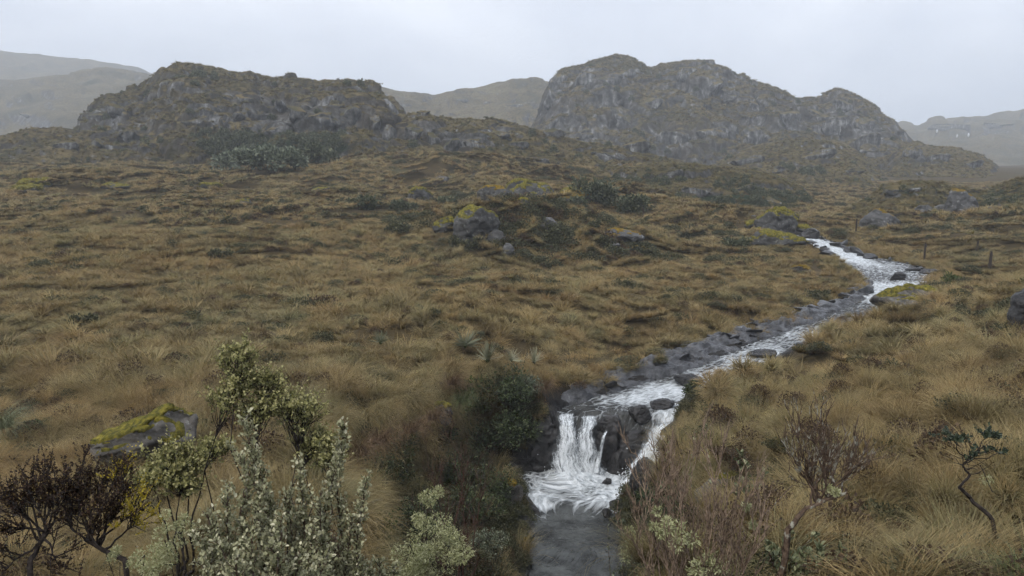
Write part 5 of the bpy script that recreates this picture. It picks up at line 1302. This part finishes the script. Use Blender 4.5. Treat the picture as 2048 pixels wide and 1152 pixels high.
for k, (px, py, w, h, lb, mt, lf, n) in enumerate([
    (1190, 412, 90, 56, 'large grey green bush at the right end of the broad mossy outcrop', SCRUB, .30, 1500),
    (1262, 425, 60, 40, 'dark bush behind the small fence post', SCRUB, .30, 900),
    (1140, 424, 70, 30, 'low green bush right of the round mossy stone', SCRUB, .25, 900),
    (720, 418, 70, 28, 'grey green bush left of the flat moss capped rock', SCRUB, .25, 800),
    (900, 416, 60, 24, 'grey bush between the moss capped rock and the broad outcrop', SCRUB, .25, 700),
    (810, 422, 60, 22, 'low dark bush in front of the flat moss capped rock', SCRUB, .22, 600),
    (800, 470, 60, 26, 'dark heath bush on the left foot of the knoll', CUSH, .16, 800),
    (930, 500, 80, 34, 'dark bush hugging the biggest rock of the knoll', CUSH, .16, 900),
    (1080, 478, 90, 34, 'dusky green bush on the right shoulder of the knoll', CUSH, .16, 900),
    (1165, 460, 80, 24, 'low dusky bush along the knoll crest', CUSH, .16, 700),
    (1290, 515, 46, 22, 'dark bush in the meadow right of the knoll', CUSH, .14, 500),
    (440, 520, 56, 30, 'dark lone heath bush in the left meadow', CUSH, .12, 600),
    (170, 655, 60, 28, 'deep green heath bush among the left meadow grass', CUSH, .09, 600),
    (640, 460, 50, 20, 'small dark bush in the meadow left of the knoll', CUSH, .14, 450),
    (1240, 580, 60, 26, 'dark heath patch in the meadow middle', CUSH, .1, 500),
    (1470, 500, 70, 26, 'grey green bush below the mossy outcrops by the far stream', SCRUB, .2, 700),
    (1900, 575, 36, 30, 'light green bush at the right end of the wide stream bend', LF_GREEN, .14, 500),
    (1960, 640, 60, 26, 'dark heath bush beside the tall black boulder', CUSH, .1, 500),
    (80, 870, 40, 32, 'blackish green bush in the grass left of the tilted boulder', LF_DARK, .06, 500),
    (1480, 615, 44, 26, 'dark bush on the meadow edge above the slate bank', CUSH, .12, 450),
    (1640, 600, 50, 26, 'dark bush on the bank point at the stream narrows', CUSH, .12, 450),
    ]):
    leafy_bush('heath_bush', px, py, w, h * (.7 if mt is CUSH else .85), lb, 740 + k, mt, None, lf * .8, int(n * 1.4), 6)
for k, (px, py, w, h, lb) in enumerate([(455, 345, 60, 46, 'pale grey green bush, leftmost of the row under the left hill'), (500, 350, 56, 50, 'pale silvery bush, second of the row under the left hill'), (545, 348, 58, 54, 'tallest pale bush in the middle of the row under the left hill'),
                                        (590, 340, 50, 44, 'pale bush, last of the row under the left hill'), (640, 330, 60, 40, 'darker green bush right of the pale row under the left hill')]):
    leafy_bush('hill_foot_bush', px, py, w, h, lb, 780 + k, LF_PALE if k < 4 else SCRUB, None, .42, 1000, 6, group='bushes under the left hill')

# hanging grass tufts on the ravine rim
def hanging_tuft(px, py, Y, s, label, seed, bias, mat, name='hanging_grass'):
    V, F, tip, hue = blade_clump(seed, 420, .75 * s, .14 * s, .8, 2.5, .007, 6, bias)
    obj(name, mesh(name, V, F, mat, False, {'tip': tip, 'hue': hue, 'rnd': np.full(len(V), .3)}), label=label, cat='grass tuft', loc=P(px, py, Y))
LF_BLADE = mat_leaf('green_blade', [(0, (.045, .06, .02)), (.6, (.10, .125, .045)), (1, (.22, .22, .10))], .6, .2)
RUSTG = mat_leaf('rusty_blade', [(0, (.05, .03, .018)), (.5, (.14, .085, .045)), (1, (.27, .18, .095))], .7, .2)
hanging_tuft(1062, 868, 18.9, .55, 'yellow green grass tuft hanging on the rock left of the waterfall', 801, (.2, -1), LF_BLADE)
hanging_tuft(925, 800, 17.6, .8, 'long green drooping grass tuft below the mossy rim rock', 802, (.3, -1), LF_BLADE)
hanging_tuft(1088, 775, 19.4, .8, 'straw coloured tuft drooping over the brink above the fall', 803, (.5, -1), RUSTG)
for k, (px, py, Y, s, lb) in enumerate([(760, 880, 13.6, .95, 'rust brown grass tuft spilling over the ravine rim, biggest'), (820, 860, 14.8, .9, 'rust brown grass tuft in the middle of the ravine rim'), (720, 905, 12.8, .9, 'rust brown grass tuft, lowest on the ravine rim'), (865, 835, 15.8, .8, 'rust brown grass tuft under the mossy rim rock'), (905, 765, 18.0, .9, 'reddish grass tuft spilling into the notch of the brink')]):
    hanging_tuft(px, py, Y, s, lb, 810 + k, (.6, -.9), RUSTG)
# a pale drooping sedge at the left edge of the picture, a tall green sedge at the right
hanging_tuft(5, 850, 12.5, 1.0, 'pale blue green sedge tuft at the left edge of the picture', 820, (1.0, -.3), LF_GREY, 'sedge_tuft')
hanging_tuft(2010, 1000, 7.2, .9, 'deep green sedge clump beside the contorted shrub', 821, (0, 0), LF_GREEN, 'sedge_tuft')
hanging_tuft(2040, 1165, 4.6, .55, 'yellow green sedge at the bottom right corner', 822, (0, 0), LF_BLADE, 'sedge_tuft')

# ------------------------------------------------------------------ fence posts
WOOD = mat_bark('weathered_post_wood', (.02, .016, .014), (.07, .055, .045))
def post(px, py, h, label, seed, lean=(0, 0), r=.055):
    b = hit(px, py); rs = R(seed); k = 10
    p = np.stack([np.linspace(0, lean[0], k), np.linspace(0, lean[1], k), np.linspace(-.25, h, k)], 1) + rs.normal(0, .006, (k, 3))
    rad = r * (1 + rs.normal(0, .06, k)); rad[-1] *= .55
    o = obj('fence_post', None, label=label, cat='fence post', group='old fence posts along the stream', loc=b)
    V, F = tubes([(p, rad)], 8); F2 = np.array([[len(V) - 8 + j for j in range(8)]])
    obj('shaft', mesh('shaft', V, [F, F2], WOOD, False), o)
    ring = [(0, 0, h * .62), (0, 0, h * .62 + .02)]
    V, F = tubes([(np.array(ring), np.array([r * 1.12, r * 1.12]))], 8); obj('wire_tie', mesh('wire_tie', V, F, WIRE, False), o)
WIRE = M('rusty_wire', .6); WIRE.color((.05, .035, .03)); WIRE = WIRE.m
post(1848, 524, 1.12, 'upright wooden fence post on the far side of the wide stream bend', 1)
post(1978, 542, 1.0, 'thicker fence post standing in the pale grass right of the bend', 2, (.03, 0), .07)
post(1950, 506, .75, 'short leaning fence post behind the thicker one', 3, (.14, 0))
post(1712, 462, .9, 'thin far fence post below the slaty outcrop on the right hillock', 4)
post(1286, 434, .8, 'tiny fence post in front of the dark bush right of the knoll', 5)
# ------------------------------------------------------------------ haze: the damp air over the moor
hz = bpy.data.materials.new('damp_air'); hz.use_nodes = True
hz.node_tree.nodes.remove(hz.node_tree.nodes['Principled BSDF'])
pv = hz.node_tree.nodes.new('ShaderNodeVolumePrincipled')
pv.inputs['Color'].default_value = (0.90, 0.945, 1.0, 1)
pv.inputs['Density'].default_value = 0.00085
pv.inputs['Anisotropy'].default_value = 0.0
hz.node_tree.links.new(pv.outputs[0], hz.node_tree.nodes['Material Output'].inputs['Volume'])
x0, x1, y0, y1, z0, z1 = -3600., 3600., -40., 1360., -60., 170.
bv = np.array([(x, y, z) for z in (z0, z1) for y in (y0, y1) for x in (x0, x1)])
bf = np.array([(0, 2, 3, 1), (4, 5, 7, 6), (0, 1, 5, 4), (2, 6, 7, 3), (0, 4, 6, 2), (1, 3, 7, 5)])
obj('haze', mesh('haze', bv, bf, hz, False), label='pale grey damp haze hanging over the whole moor', kind='stuff')
